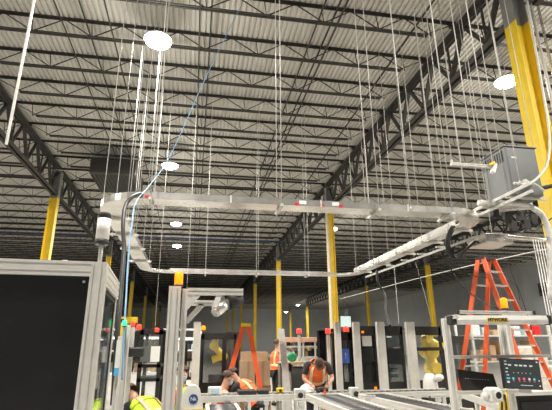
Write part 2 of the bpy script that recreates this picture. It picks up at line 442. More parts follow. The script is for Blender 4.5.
# ================================================================== HANGING OVAL RAIL
RZ = 3.8; RX0, RX1, RY0, RY1, RW, RR = -1.64, 5.3, 6.8, 14.35, .34, .85
def rrect(off):
    """rounded rectangle offset inwards by off, as a closed list of (x, y, tx, ty)"""
    out = []; r = RR-off
    cs = [(RX1-RR, RY0+RR, -pi/2), (RX1-RR, RY1-RR, 0), (RX0+RR, RY1-RR, pi/2), (RX0+RR, RY0+RR, pi)]
    for cx, cy, a0 in cs:
        for k in range(13):
            a = a0+pi/2*k/12; out.append((cx+r*cos(a), cy+r*sin(a)))
    return out
def loop_strip(o1, o2, z1, z2, z3, z4, b):
    """solid band between offsets o1/o2 from height z1 to z2"""
    A = rrect(o1); B = rrect(o2); n = len(A)
    vs = [(x, y, z1) for x, y in A]+[(x, y, z2) for x, y in A]+[(x, y, z1) for x, y in B]+[(x, y, z2) for x, y in B]
    fs = []
    for k in range(n):
        j = (k+1) % n
        fs += [(k, j, n+j, n+k), (2*n+j, 2*n+k, 3*n+k, 3*n+j), (j, k, 2*n+k, 2*n+j), (n+k, n+j, 3*n+j, 3*n+k)]
    return b.add(vs, fs)
t = thing('overhead_rail', 'large oval aluminium cable tray hanging from rods over the machines', 'overhead rail', ((RX0+RX1)/2, (RY0+RY1)/2, RZ))
loop_strip(0, RW, RZ, RZ+.008, 0, 0, MB()).build('bottom_pan', 'alus', t)
loop_strip(0, .006, RZ+.008, RZ+.11, 0, 0, MB()).build('outer_side', 'alus', t)
# inner guards on the straight runs only
gi = .02
b = MB().box((RX0+RR, RY0+RW-.006, RZ+.008), (RX1-RR, RY0+RW, RZ+.11)).build('inner_guard', 'alus', t)
b = MB().box((RX0+RR, RY1-RW, RZ+.008), (RX1-RR, RY1-RW+.006, RZ+.11)).build('inner_guard', 'alus', t)
b = MB().box((RX0+RW-.006, RY0+RR, RZ+.008), (RX0+RW, RY1-RR, RZ+.11)).build('inner_guard', 'alus', t)
b = MB().box((RX1-RW, RY0+RR, RZ-.03), (RX1-RW+.008, RY1-RR, RZ+.14)).build('inner_guard', 'alus', t)
b = MB()
for x in (.5, 2.0, 3.55): b.box((x-.012, RY0-.012, RZ-.006), (x+.012, RY0+.0, RZ+.118))
b.build('splice_plate', 'zinc', t)
for px, m in ((146, 'redp'), (297, 'redp'), (322, 'redp'), (341, 'redp')):
    x = at(px, 208, z=RZ+.05).x; x = at(px, 209, y=RY0-.004).x
    MB().box((x-.035, RY0-.006, RZ+.005), (x+.035, RY0-.0005, RZ+.05)).build('warning_sticker', m, t, label='red sticker on the rail side')
for px in (303, 336):
    x = at(px, 209, y=RY0-.004).x
    MB().box((x-.06, RY0-.006, RZ+.03), (x+.06, RY0-.0005, RZ+.09)).build('label_plate', 'paper', t, label='white sticker on the rail side')

# trapeze hangers ----------------------------------------------------
def trapeze(a, b_, label, z=RZ, ztop=9.8):
    a = Vector((a[0], a[1], 0)); b_ = Vector((b_[0], b_[1], 0)); m = (a+b_)/2; d = (b_-a).normalized()
    t = thing('trapeze_hanger', label, 'hanger', (m.x, m.y, z-.045), 0, 'trapeze hangers of the overhead rail')
    MB().bar((a-d*.05)+Vector((0, 0, z-.025)), (b_+d*.05)+Vector((0, 0, z-.025)), .04, .04).build('strut', 'zinc', t)
    for p in (a, b_):
        MB().cyl((p.x, p.y, z-.07), (p.x, p.y, ztop), .0062, seg=6).cyl((p.x, p.y, z-.07), (p.x, p.y, z-.045), .014, seg=6).build('rod', 'zinc', t)
    return t
for i, x in enumerate((-.75, 1.32, 3.0, 4.35)):
    trapeze((x, RY0-.05), (x, RY0+RW+.05), 'two-rod trapeze hanger on the front run of the oval rail, %s from the left' % ordinal(i+1))
for i, x in enumerate((.3, 1.95, 3.6)):
    trapeze((x, RY1-RW-.05), (x, RY1+.05), 'two-rod trapeze hanger on the rear run of the oval rail, %s from the left' % ordinal(i+1))
for i, y in enumerate((8.0, 9.2, 10.6, 12.2)):
    trapeze((RX0-.06, y), (RX0+RW+.06, y), 'two-rod trapeze hanger on the left run of the oval rail, %s from the front' % ordinal(i+1))
for i, y in enumerate((7.8, 8.9, 10.2, 11.7, 13.1)):
    trapeze((RX1-RW-.06, y), (RX1+.06, y), 'two-rod trapeze hanger on the right run of the oval rail, %s from the front' % ordinal(i+1))

# free hanging rods and struts at the right -----------------------------
def rod(px, py, y, label, zt=10.2, r=.009, m='zinc'):
    p = at(px, py, y=y)
    return tag(MB().cyl((p.x, p.y, p.z), (p.x, p.y, zt), r, seg=6).cyl((p.x, p.y, p.z), (p.x, p.y, p.z+.05), r*2, seg=6).build('threaded_rod', m), label, 'hanging rod', 'threaded rods')
rod(411, 210, 6.2, 'pale threaded rod hanging to the front rail, third bright one from the right')
rod(520, 184, 6.0, 'threaded rod at the right holding the end of the diagonal strut')
rod(481, 205, 6.2, 'threaded rod beside the grey transformer, on its left')
rod(452, 163, 5.6, 'bright threaded rod that ends at the small white strut')
rod(493, 165, 5.6, 'threaded rod passing the right end of the small white strut')
a = at(451, 164, y=5.6); b2 = at(496, 167, y=5.6)
t = thing('short_strut', 'short white strut with taped end hanging left of the transformer', 'strut', (a.x, 5.6, a.z))
MB().ext(a, b2, .045).build('channel', 'zinc', t)
MB().bar((b2.x-.09, 5.58, b2.z-.11), (b2.x-.03, 5.58, b2.z+.04), .07, .05).build('tape_wrap', 'paper', t)
MB().bar((b2.x-.12, 5.56, b2.z+.02), (b2.x-.05, 5.56, b2.z+.05), .05, .04).build('tag_label', 'yellowlabel', t)
# near strut at top left
p = at(8, 135, y=6.4)
tag(MB().ext((p.x, p.y, p.z-.15), (p.x, p.y, 10.2), .03).build('hanging_strut', 'zinc'), 'grey strut channel hanging from the roof at the top left corner', 'strut')

# diagonal double strut under transformer
t = thing('strut_rail', 'long diagonal strut rail running from the oval rail up past the transformer', 'strut rail', at(500, 198, y=6.3))
z_ = 4.0
a = at(455, 220, z=z_); b2 = at(531, 183, z=z_)
MB().ext(a, b2, .045).build('channel', 'zinc', t)
o_ = Vector((.06, .07, -.1))
MB().ext(a+o_, b2+o_, .041).build('channel', 'zinc', t)
# big conduits to the column
def conduit(pts, r, m, label, name='conduit'):
    return tag(MB().tube(smooth_path(pts), r, 0, 10).build(name, m), label, 'conduit')
conduit([at(478, 203, y=6.7), at(505, 203, y=6.6), at(525, 205, y=6.55), at(540, 213, y=6.5), at(548, 228, y=6.5), at(550, 250, y=6.5), at(551, 300, y=6.5)], .05, 'zinc', 'fat grey conduit bending down at the right edge under the transformer')
conduit([at(514, 183, y=6.1), at(528, 184, y=6.1), at(540, 175, y=6.2), at(548, 160, y=6.3), at(549, 130, y=6.4), at(541, 80, y=6.5), at(527, 0, y=6.6)], .022, 'zinc', 'thin conduit curving up the right side of the big column')
conduit([at(505, 237, y=7.3), at(548, 240, y=7.0), at(575, 241, y=7.0)], .035, 'alus', 'straight pale conduit leaving the junction box to the right')
conduit([at(490, 195, y=6.9), at(520, 192, y=6.8), at(552, 186, y=6.7), at(575, 180, y=6.7)], .04, 'blackm', 'dark hose passing below the transformer to the right')
# vertical strip risers on the column
for i, (dx, r, m) in enumerate(((.24, .03, 'zinc'), (.42, .028, 'alus'))):
    tag(MB().cyl((7.0+dx, 7.12, 0), (7.0+dx, 7.12, 10.2), r, seg=8).build('riser_conduit', m), ('inner', 'outer')[i]+' pale riser conduit beside the big yellow column', 'conduit')
tag(MB().cyl((7.0-.24, 22.0, 0), (7.0-.24, 22.0, 9.0), .06, seg=10).build('downpipe', 'white'), 'white pipe running up the left side of the mid hall yellow column', 'pipe')
# cable drops at far right edge
for i in range(5):
    p = at(537+i*2.6, 262, y=7.0)
    tag(MB().tube([Vector((p.x+.03, 7.0, .01)), Vector((p.x+.01, 7.0, 1.5)), Vector((p.x, 7.0, at(540, 240, y=7.0).z))], .009, 0, 6).build('cable', 'white'), 'thin pale cable dropping at the right edge, %s from the left' % ordinal(i+1), 'cable', 'cables dropping at the right edge')

# transformer -----------------------------------------------------------
t = thing('transformer', 'grey louvred transformer box hung in front of the big yellow column', 'transformer', (5.62, 6.7, 3.98))
x0, x1, y0, y1, z0, z1 = 5.22, 5.84, 6.3, 6.95, 4.03, 4.92
MB().box((x0, y0, z0), (x1, y1, z1), bev=.015).box((x0-.02, y0-.02, z1), (x1+.02, y1+.02, z1+.02)).build('housing', 'trans', t)
b = MB()
for k in range(9): b.box((x0-.006, y0+.07+k*.065, z1-.26), (x0+.001, y0+.095+k*.065, z1-.06))
b.build('louvre', 'black', t)
MB().box((x0+.03, y0-.006, z0+.03), (x1-.03, y0, z1-.03)).build('front_cover', 'trans', t)
MB().box((x0+.1, y0-.01, z1-.22), (x0+.2, y0-.006, z1-.19)).build('name_plate', 'paper', t)
for yy in (y0+.1, y1-.1): MB().bar((x0-.05, yy, z0-.02), (x1+.1, yy, z0-.02), .04, .04).build('support_angle', 'zinc', t)
MB().lathe((x0+.25, y0-.01, z0+.2), [(.07, 0), (.07, .05), (.04, .08)], axis=(0, -1, 0)).build('cable_gland', 'zinc', t)
for sx in (x0-.02, x1+.06):
    for sy in (y0+.1, y1-.1): MB().cyl((sx, sy, z0-.04), (sx, sy, 10.2), .006, seg=6).build('hanger_rod', 'zinc', t)
conduit([(x0+.25, y0-.09, z0+.2), (x0+.35, y0-.14, z0+.15), (x0+.55, y0-.1, z0+.05), at(531, 183, y=6.2)], .018, 'zinc', 'short flexible conduit from the transformer to the strut rail', 'flexible_conduit')
# loose brackets below transformer
t = thing('conduit_rack', 'cluster of struts and clamps hanging between transformer and junction box', 'conduit rack', at(510, 210, y=7.2))
b = MB()
for q in range(3):
    a = at(482+q*6, 207+q*2, y=6.75+q*.15); b2 = at(530+q*2, 200+q*4, y=6.75+q*.15); b.bar(a, b2, .04, .04)
b.build('strut', 'zinc', t)
b = MB()
for q, (px, py) in enumerate(((495, 214), (507, 218), (520, 216), (533, 219), (526, 224), (513, 226))):
    a = at(px, py, y=7.0); b.box(a-Vector((.06, .04, .09)), a+Vector((.06, .04, .09)))
    b.tube(smooth_path([a, a+Vector((.1, 0, -.12)), a+Vector((.3, .05, -.05)), a+Vector((.5, 0, .1))]), .012, 0, 6)
b.build('clamp', 'blackm', t)
# junction box hanging
c = at(490, 241, y=7.7)
t = thing('junction_box', 'pale flat junction box hanging above the large orange ladder', 'junction box', (c.x, c.y, c.z-.1))
MB().box((c.x-.3, c.y-.3, c.z-.09), (c.x+.27, c.y+.3, c.z+.08), bev=.012).build('housing', 'alus', t)
MB().box((c.x-.31, c.y-.31, c.z-.1), (c.x+.28, c.y+.31, c.z-.085)).build('lid', 'zinc', t)
b = MB()
for sx in (-.25, .22): b.cyl((c.x+sx, c.y+.2, c.z+.07), (c.x+sx, c.y+.2, 10.2), .007, seg=6)
b.build('hanger_rod', 'zinc', t)
# secondary strut run under the right side of the rail
t = thing('strut_run', 'thin strut run with crossing pegs below the right side of the oval rail', 'strut rail', at(420, 262, y=9.5))
a = at(478, 236, z=3.6); b2 = at(366, 277, z=3.45)
MB().ext(a, b2, .04).build('channel', 'zinc', t)
for f_ in (.25, .4, .55, .7):
    p = a.lerp(b2, f_); MB().bar(p+Vector((-.12, 0, .05)), p+Vector((.12, 0, .05)), .05, .03).build('cross_peg', 'zinc', t)
# black cable bundle hanging from rail corner
for i, dx in enumerate((0, .05, .1)):
    yy = 7.6+i*.1
    pts = [at(452+dx*40, 226, y=yy), at(446+dx*30, 240, y=yy), at(449+dx*30, 254, y=yy), at(457, 259-i*2, y=yy), at(466-dx*10, 250, y=yy), at(476, 241, y=yy)]
    tag(MB().tube(smooth_path(pts), .022, 0, 8).build('cable', 'rubber'), 'black cable looping under the right corner of the oval rail, ' + ('nearest', 'middle', 'farthest')[i]+' of three', 'cable', 'black cables under the rail corner')
# long sagging wires across the hall at right
def wire(pts, r, m, label, name='cable'):
    return tag(MB().tube(smooth_path(pts, 8), r, 0, 6).build(name, m), label, 'cable')
wire([at(340, 299, y=20), at(400, 283, y=15), at(452, 270, y=12), at(500, 259, y=9.6), at(552, 248, y=8)], .012, 'zinc', 'pale wire sloping across in front of the right wall')
wire([at(440, 252, y=8), at(462, 285, y=8), at(485, 303, y=8.4), at(500, 309, y=8.6)], .012, 'rubber', 'black cable sagging down behind the work light')
wire([at(377, 270, y=11), at(378, 283, y=11), at(385, 295, y=11), at(386, 312, y=10), at(390, 326, y=9.3)], .03, 'rubber', 'thick black cable dropping to the middle machine cells')
wire([at(394, 266, y=11), at(396, 290, y=10.5), at(399, 325, y=9.4)], .010, 'trans', 'thin steel wire dropping to the machine cells')
wire([at(415, 262, y=11), at(424, 292, y=10.4), at(432, 325, y=9.4)], .012, 'rubber', 'thin black cable dropping to the big robot cell')
wire([at(505, 259, y=9), at(519, 290, y=9), at(532, 330, y=9)], .010, 'rubber', 'thin black cable right of the large orange ladder')
wire([at(456, 262, y=9), at(470, 275, y=9), at(512, 282, y=9), at(520, 300, y=9)], .008, 'rubber', 'thin dark wire in front of the large orange ladder')

# blue air hose from roof
pts = [at(243, 2, y=8.6), at(207, 75, y=8.0), at(172, 152, y=7.2), at(150, 185, y=6.3), at(136, 202, y=5.6), at(131, 230, y=5.0), at(128, 262, y=4.6), at(126, 300, y=4.3), at(124, 330, y=4.2), at(122, 380, y=4.2)]
wire(pts, .008, 'blue', 'light blue air hose slanting down from the roof to the left machine', 'air_hose')
# thick black hose over rail corner
pts = [at(158, 200, y=7.0), at(146, 194, y=6.9), at(134, 196, y=6.6), at(126, 205, y=6.4), at(123, 225, y=6.0), at(124, 250, y=5.7), at(121, 290, y=5.2), at(117, 340, y=5.0), at(113, 405, y=5.0)]
wire(pts, .03, 'rubber', 'thick black cable hose looping over the left corner of the oval rail', 'cable_hose')

# ================================================================== LEFT ENCLOSURE
EY = 2.7; c = at(107, 262, y=EY); EH = c.z; rz = radians(3.9)
t = thing('machine_enclosure', 'large aluminium framed enclosure with black front panel at the left edge', 'machine enclosure', (c.x, c.y, 0), rz)
W, D, P = 1.5, 1.0, .085
def L(b, n, m, par=t, label=None): return b.build(n, m, par, local=True, label=label)
# local frame: origin = front right corner on the floor, x to the left negative, y back
b = MB().ext((-P/2, P/2, 0), (-P/2, P/2, EH), P, P, up=(0, 1, 0)); L(b, 'post', 'alu')
b = MB().ext((-W+P/2, P/2, 0), (-W+P/2, P/2, EH), P, P, up=(0, 1, 0)); L(b, 'post', 'alu')
b = MB().ext((-P/2, D-P/2, 0), (-P/2, D-P/2, EH), P*.6, P, up=(0, 1, 0)); L(b, 'post', 'alu')
b = MB().ext((-W+P/2, D-P/2, 0), (-W+P/2, D-P/2, EH), P, P, up=(0, 1, 0)); L(b, 'post', 'alu')
b = MB().ext((-W+P, P/2, EH-P/2), (-P, P/2, EH-P/2), P, P); L(b, 'top_rail', 'alu')
b = MB().ext((-P/2, P, EH-P*.75), (-P/2, D-P, EH-P*.75), P, P*1.5); L(b, 'top_rail', 'alu')
b = MB().ext((-W+P, D-P/2, EH-P/2), (-P, D-P/2, EH-P/2), P, P); L(b, 'top_rail', 'alu')
b = MB().ext((-W+P, P/2, .1), (-P, P/2, .1), P, P).ext((-P/2, P, .1), (-P/2, D-P, .1), P, P); L(b, 'bottom_rail', 'alu')
fp = L(MB().box((-W+P, .022, .145), (-P, .03, EH-P)), 'front_panel', 'black', label='glossy black front panel')
b = MB()
for xx in (-P-.03, -W+P+.03):
    for zz in (EH-P-.03, .9, .2): b.cyl((xx, .022, zz), (xx, .017, zz), .008)
b.build('panel_bolt', 'alu', fp, local=True)
L(MB().box((-W+P*.3, P, EH-.012), (-P*.3, D-P, EH-.004)), 'roof_panel', 'alu')
L(MB().box((-W+.02, P, .14), (-W+.03, D-P, EH-P)), 'side_panel', 'black')
L(MB().box((-W+P, D-.03, .14), (-P, D-.022, EH-P)), 'rear_panel', 'black')
L(MB().box((-.03, P, .14), (-.024, D-P*1.3, EH-P*1.5)), 'side_window', 'tint')
b = MB().box((-.05, P, .14), (-.02, P+.03, EH-P*1.5)).box((-.05, D-P*1.45, .14), (-.02, D-P, EH-P*1.5)).box((-.05, P, EH-P*1.5-.03), (-.02, D-P, EH-P*1.5)); L(b, 'window_gasket', 'blackm')
L(MB().box((-W+.3, .3, .14), (-.35, D-.3, 1.0), bev=.02), 'cabinet', 'blackm')
# signal lamp on enclosure
c2 = at(103.5, 228, y=EY+.12)
t = thing('signal_lamp', 'white and black cylindrical signal lamp on top of the left enclosure', 'signal lamp', (c2.x, c2.y, EH))
k = 2.82/444.2
MB().cyl((c2.x, c2.y, at(103, 240, y=c2.y).z), (c2.x, c2.y, at(103, 219, y=c2.y).z), 6.3*k, seg=20).build('lens', 'white', t)
MB().lathe((c2.x, c2.y, at(103, 219, y=c2.y).z), [(6.0*k, 0), (6.0*k, 5*k), (4.8*k, 6.3*k)], seg=20).build('cap', 'blackm', t)
MB().cyl((c2.x, c2.y, at(103, 245, y=c2.y).z), (c2.x, c2.y, at(103, 240, y=c2.y).z), 6.4*k, seg=20).build('base', 'blackm', t)
MB().cyl((c2.x, c2.y, EH-.003), (c2.x, c2.y, at(103, 244, y=c2.y).z), 2.*k).box((c2.x-.03, c2.y-.03, EH-.003), (c2.x+.03, c2.y+.03, EH+.01)).build('bracket', 'zinc', t)
# small camera on top of enclosure
c2 = at(66, 256, y=EY+.1)
tag(MB().box((c2.x-.02, c2.y-.02, EH-.002), (c2.x+.02, c2.y+.02, EH+.02), bev=.005).build('cable_clip', 'white'), 'tiny white clip on the top rail of the left enclosure', 'clip')
# aluminium posts right behind the enclosure
def post(px, py, y, w, label, h=None, name='aluminium_post', d=None):
    p = at(px, py, y=y); z = p.z if h is None else h
    t = thing(name, label, 'post', (p.x, y, 0))
    MB().ext((p.x, y, .012), (p.x, y, z), w, d or w, up=(0, 1, 0)).build('extrusion', 'alu', t)
    MB().box((p.x-w*.8, y-w*.8, 0), (p.x+w*.8, y+w*.8, .012)).build('foot_plate', 'zinc', t)
    MB().box((p.x-w/2, y-(d or w)/2, z), (p.x+w/2, y+(d or w)/2, z+.004)).build('end_cap', 'blackm', t)
    return t
post(127, 325, 4.3, .06, 'slim aluminium post with the green lamp beside the left enclosure')

# ================================================================== CENTRE POST WITH BRACKET
PY = 3.0
pl = at(169, 287, y=PY).x; pr = at(188, 287, y=PY).x; pz = at(178, 287, y=PY).z; wd = pr-pl; cx = (pl+pr)/2
t = thing('beacon_post', 'tall double aluminium post with bracket arm and lit amber beacon', 'post', (cx, PY, 0))
MB().ext((cx-wd*.16, PY, .012), (cx-wd*.16, PY, pz), wd*.62, .09, up=(0, 1, 0)).build('extrusion', 'alu', t)
MB().ext((cx+wd*.36, PY+.02, .012), (cx+wd*.36, PY+.02, pz-.01), wd*.3, .045, up=(0, 1, 0)).build('extrusion', 'alu', t)
MB().box((cx-.12, PY-.12, 0), (cx+.12, PY+.12, .012)).build('foot_plate', 'zinc', t)
ax = at(243, 292, y=PY).x; az = at(215, 292, y=PY).z-.0
MB().ext((pr, PY, az), (ax, PY, az), .045, .045).build('arm', 'alu', t)
MB().ext((pr, PY+.06, az-.068), (pr+.2, PY+.06, az-.068), .035, .035).build('arm', 'alu', t)
# gusset
g = MB(); g.prism((pr, PY-.02, 0), (pr, PY+.02, 0), [(0, 0), (0, 0), (0, 0)]) if False else None
g = MB()
tri = [(pr, az-.022), (pr+.085, az-.022), (pr, az-.12)]
vs = [(x, PY-.02, z) for x, z in tri]+[(x, PY+.02, z) for x, z in tri]
g.add(vs, [(0, 2, 1), (3, 4, 5), (0, 1, 4, 3), (1, 2, 5, 4), (2, 0, 3, 5)]).build('gusset', 'alu', t)
g = MB(); g.bar((pr, PY+.06, az-.19), (pr+.1, PY+.06, az-.075), .035, .035).build('brace', 'alu', t)
# beacon
bc = at(178.5, 285, y=PY)
def beacon(loc, r, h, label, m='amber', hot='amberhot', name='beacon', light=0, col=(1, .4, .05), group=None):
    t = thing(name, label, 'beacon', loc, 0, group)
    MB().cyl((0, 0, 0), (0, 0, h*.15), r*1.08, seg=14).build('base', 'blackm', t, local=True)
    MB().lathe((0, 0, h*.15), [(r, 0), (r, h*.7), (r*.85, h*.85)], seg=14).build('lens', m, t, local=True)
    MB().cyl((0, 0, h), (0, 0, h*1.06), r*.5, seg=10).build('cap', m, t, local=True)
    if light:
        ld = bpy.data.lights.new('beacon_light', 'POINT'); ld.energy = light; ld.color = col; ld.shadow_soft_size = .04
        lo = bpy.data.objects.new('beacon_light', ld); COL.objects.link(lo); lo.parent = t; lo.location = (0, -r*2.2, h*.6)
    return t
beacon((bc.x, PY, pz), .028, .095, 'lit amber beacon on top of the tall double post', light=.5)
# hanging black drum camera unit at arm
c = at(231, 299, y=PY+.02)
t = thing('camera_unit', 'black round camera housing with pale hood hanging from the bracket arm', 'camera', (c.x, c.y, c.z-.1))
q0 = at(239, 298, y=PY+.04); q1 = at(228, 303, y=PY-.0); q2 = at(216, 312, y=PY-.06)
MB().cyl(q0, q1, .05, seg=24).build('drum', 'blackm', t); MB().cyl(q1, q2, .034, seg=24).cyl(q2, q2+(q2-q1)*.12, .028, seg=24).build('hood', 'alus', t)
MB().bar((c.x-.04, c.y, az-.02), (c.x-.07, c.y, az-.1), .025, .05).bar((c.x-.06, c.y+.02, az-.02), (c.x-.09, c.y+.02, az-.12), .02, .02).build('bracket', 'zinc', t)
h2 = at(220, 293, y=PY-.01); h3 = at(214, 309, y=PY-.01)
MB().bar(h2, h3, .035, .02, up=(1, 0, 1)).build('clip_plate', 'paper', t)

# ================================================================== RIGHT WORKSTATION
WY = 3.5
p0 = at(452, 320, y=WY); p1 = at(548, 320, y=WY)
t = thing('workstation_frame', 'aluminium workstation frame carrying the work light and touch panel', 'workstation', ((p0.x+p1.x)/2, WY+.1, 0))
q = at(448, 318, y=WY+.05); xl = q.x; zt = q.z
MB().ext((xl, WY+.1, .0), (xl, WY+.1, zt), .052, .045, up=(0, 1, 0)).build('post', 'alu', t)
q2 = at(506, 340, y=WY+.1); MB().ext((q2.x, WY+.14, 0), (q2.x, WY+.14, zt-.05), .045, .04, up=(0, 1, 0)).build('post', 'alu', t)
q3 = at(450, 357, y=WY+.1); MB().ext((xl, WY+.1, q3.z), (q2.x+.4, WY+.1, q3.z), .025, .025).build('rail', 'alu', t)
q4 = at(450, 393, y=WY+.1); MB().ext((xl, WY+.1, q4.z), (q2.x+.05, WY+.1, q4.z), .03, .03).build('rail', 'alu', t)
zr = at(490, 311, y=WY+.03).z
MB().ext((xl, WY+.07, zt), (xl, WY-.1, zt+.004), .03, .03).build('bracket', 'alu', t)
t2 = thing('work_light', 'long white bar work light with black ends and yellow label', 'work light', ((p0.x+p1.x)/2, WY, p0.z-.05))
kk = WY*1.02/FPX
MB().prism((p0.x+.02, WY, p0.z), (p1.x-.03, WY, p1.z+.0), [(-.035, -.036), (.035, -.036), (.04, .0), (.03, .036), (-.03, .036), (-.04, .0)]).build('housing', 'white', t2)
MB().box((p0.x-.03, WY-.045, p0.z-.042), (p0.x+.022, WY+.045, p0.z+.042), bev=.012).build('end_cap', 'blackm', t2)
MB().box((p1.x-.035, WY-.045, p1.z-.042), (p1.x+.01, WY+.045, p1.z+.042), bev=.012).build('end_cap', 'blackm', t2)
r0 = at(457, 312, y=WY+.06); r1 = at(533, 313, y=WY+.06)
MB().ext(r0, r1, .028, .028).build('mounting_rail', 'alu', t2)
for r_ in (r0, r1): MB().box(r_-Vector((.012, .018, .018)), r_+Vector((.012, .018, .018))).build('rail_cap', 'blackm', t2)
lx = at(488, 320, y=WY-.05).x; lx1 = at(508.5, 320, y=WY-.05).x
MB().box((lx, WY-.0445, p0.z-.016), (lx1, WY-.0385, p0.z+.016)).build('yellow_label', 'yellowlabel', t2, label='yellow label with black letters')
text('HYWORK', Vector(((lx+lx1)/2, WY-.046, p0.z)), .041, 'blackm', t2, Matrix.Rotation(pi/2, 3, 'X'), bold=.0012)
MB().box((p1.x-.26, WY-.043, p0.z-.008), (p1.x-.14, WY-.038, p0.z+.003)).build('rating_plate', 'zinc', t2)
# touch panel
pc = at(522, 374, y=WY-.05); pw = 43*kk; ph = 29*kk
t3 = thing('touch_panel', 'black touch screen panel with rows of icons beside the work light frame', 'monitor', (pc.x, pc.y, pc.z-ph/2))
a_ = radians(4)
def TP(u, v, e=0): return Vector((pc.x+u*cos(a_)+v*sin(a_)*0-v*.08, pc.y-e-v*.12, pc.z+v-u*.06))
def quad(u0, u1, v0, v1, e0, e1):
    b = MB(); vs = [TP(u0, v0, e0), TP(u1, v0, e0), TP(u1, v1, e0), TP(u0, v1, e0), TP(u0, v0, e1), TP(u1, v0, e1), TP(u1, v1, e1), TP(u0, v1, e1)]
    return b.add(vs, [(3, 2, 1, 0), (4, 5, 6, 7), (0, 1, 5, 4), (1, 2, 6, 5), (2, 3, 7, 6), (3, 0, 4, 7)])
quad(-pw/2, pw/2, -ph/2, ph/2, -.025, 0).build('housing', 'blackm', t3)
M['scrblk'] = mat('screen glass', (.02, .03, .032), .15, 0, 0, emit=(.03, .05, .055), es=.6)
sc_ = quad(-pw/2+.008, pw/2-.008, -ph/2+.008, ph/2-.008, 0, .002).build('screen', 'scrblk', t3)
def icon(fu, fv, w_, h_, m):
    u = -pw/2+fu*pw; v = ph/2-fv*ph
    quad(u-w_/2, u+w_/2, v-h_/2, v+h_/2, .002, .003).build('icon', m, sc_)
for fu in (.2, .37, .49, .61, .76): icon(fu, .22, .028, .012, 'scr_w')
icon(.1, .1, .02, .006, 'scr_w'); icon(.93, .08, .014, .012, 'scr_w')
for k, fv in enumerate((.2, .33, .45, .55)): icon(.1+.02*(k % 2), fv, .02, .008, 'scr_w')
for fu, m in ((.25, 'scr_c'), (.4, 'scr_r'), (.53, 'scr_r'), (.67, 'scr_w'), (.8, 'scr_c')):
    icon(fu, .66, .018, .018, m); icon(fu, .74, .01, .008, 'scr_r')
icon(.12, .66, .03, .012, 'scr_c'); icon(.11, .78, .022, .016, 'scr_w')
for fu in (.28, .4, .5, .6, .72): icon(fu, .47, .006, .006, 'scr_w')
icon(.58, .87, .11, .004, 'scr_w'); icon(.92, .7, .008, .01, 'scr_w'); icon(.93, .87, .01, .01, 'scr_w')
quad(-pw*.1, pw*.2, -ph/2-.03, -ph/2, -.02, -.005).build('mounting_arm', 'zinc', t3)
# black flat display / tray left of it
pc = at(478, 381, y=WY+.12); w2 = 40*kk
t4 = thing('control_board', 'matt black sloping control board between post and touch panel', 'control panel', (pc.x, pc.y, pc.z-.1))
b = MB(); h2_ = .095
vs = []
for e in (0, .02):
    for u, v in ((-w2/2, -h2_), (w2/2, -h2_*1.15), (w2/2, h2_*.55), (-w2/2, h2_)): vs.append((pc.x+u, pc.y+e+v*.3, pc.z+v))
b.add(vs, [(0, 1, 2, 3), (7, 6, 5, 4), (4, 5, 1, 0), (5, 6, 2, 1), (6, 7, 3, 2), (7, 4, 0, 3)]).build('board', 'blackm', t4)
b = MB()
for k in range(9): b.box((pc.x-w2*.35+k*w2*.08, pc.y-.001, pc.z+.02-.002*k), (pc.x-w2*.35+k*w2*.08+.005, pc.y+.004, pc.z+.024-.002*k))
b.build('indicator_row', 'paper', t4)
# white cubic device with round opening
pc = at(494, 395, y=WY-.1)
t5 = thing('inspection_camera', 'white faceted device with a round dark opening below the touch panel', 'camera', (pc.x, pc.y, pc.z-.06))
MB().box((pc.x-.06, pc.y-.04, pc.z-.055), (pc.x+.055, pc.y+.06, pc.z+.055), bev=.016).build('housing', 'white', t5)
MB().lathe((pc.x+.01, pc.y-.04, pc.z), [(.036, 0), (.036, .006), (.026, .006), (.024, .001)], seg=20, axis=(0, -1, 0)).build('ring', 'white', t5)
MB().cyl((pc.x+.01, pc.y-.044, pc.z), (pc.x+.01, pc.y-.042, pc.z), .025, seg=20).build('opening', 'blackm', t5)
MB().lathe((pc.x-.055, pc.y, pc.z-.005), [(.03, 0), (.03, .03), (.02, .05)], seg=14, axis=(-1, 0, 0)).build('side_knob', 'white', t5)
for i in range(3):
    a = at(498+i*4, 390, y=WY); pts = [a, at(497+i*5, 397, y=WY-.03), at(500+i*4, 404, y=WY), at(499+i*5, 414, y=WY)]
    tag(MB().tube(smooth_path(pts), .008, 0, 6).build('yellow_cord', 'yellowlabel'), 'yellow cord hanging under the touch panel, ' + ('left', 'middle', 'right')[i]+' of three', 'cord', 'yellow cords')
# amber beacon above work light
c = at(505, 310, y=4.3); beacon((c.x, 4.3, c.z), .035, .12, 'lit amber beacon seen above the work light before the large ladder', light=.4)
post(505, 313, 4.3, .045, 'aluminium post under the amber beacon behind the work light', h=c.z)

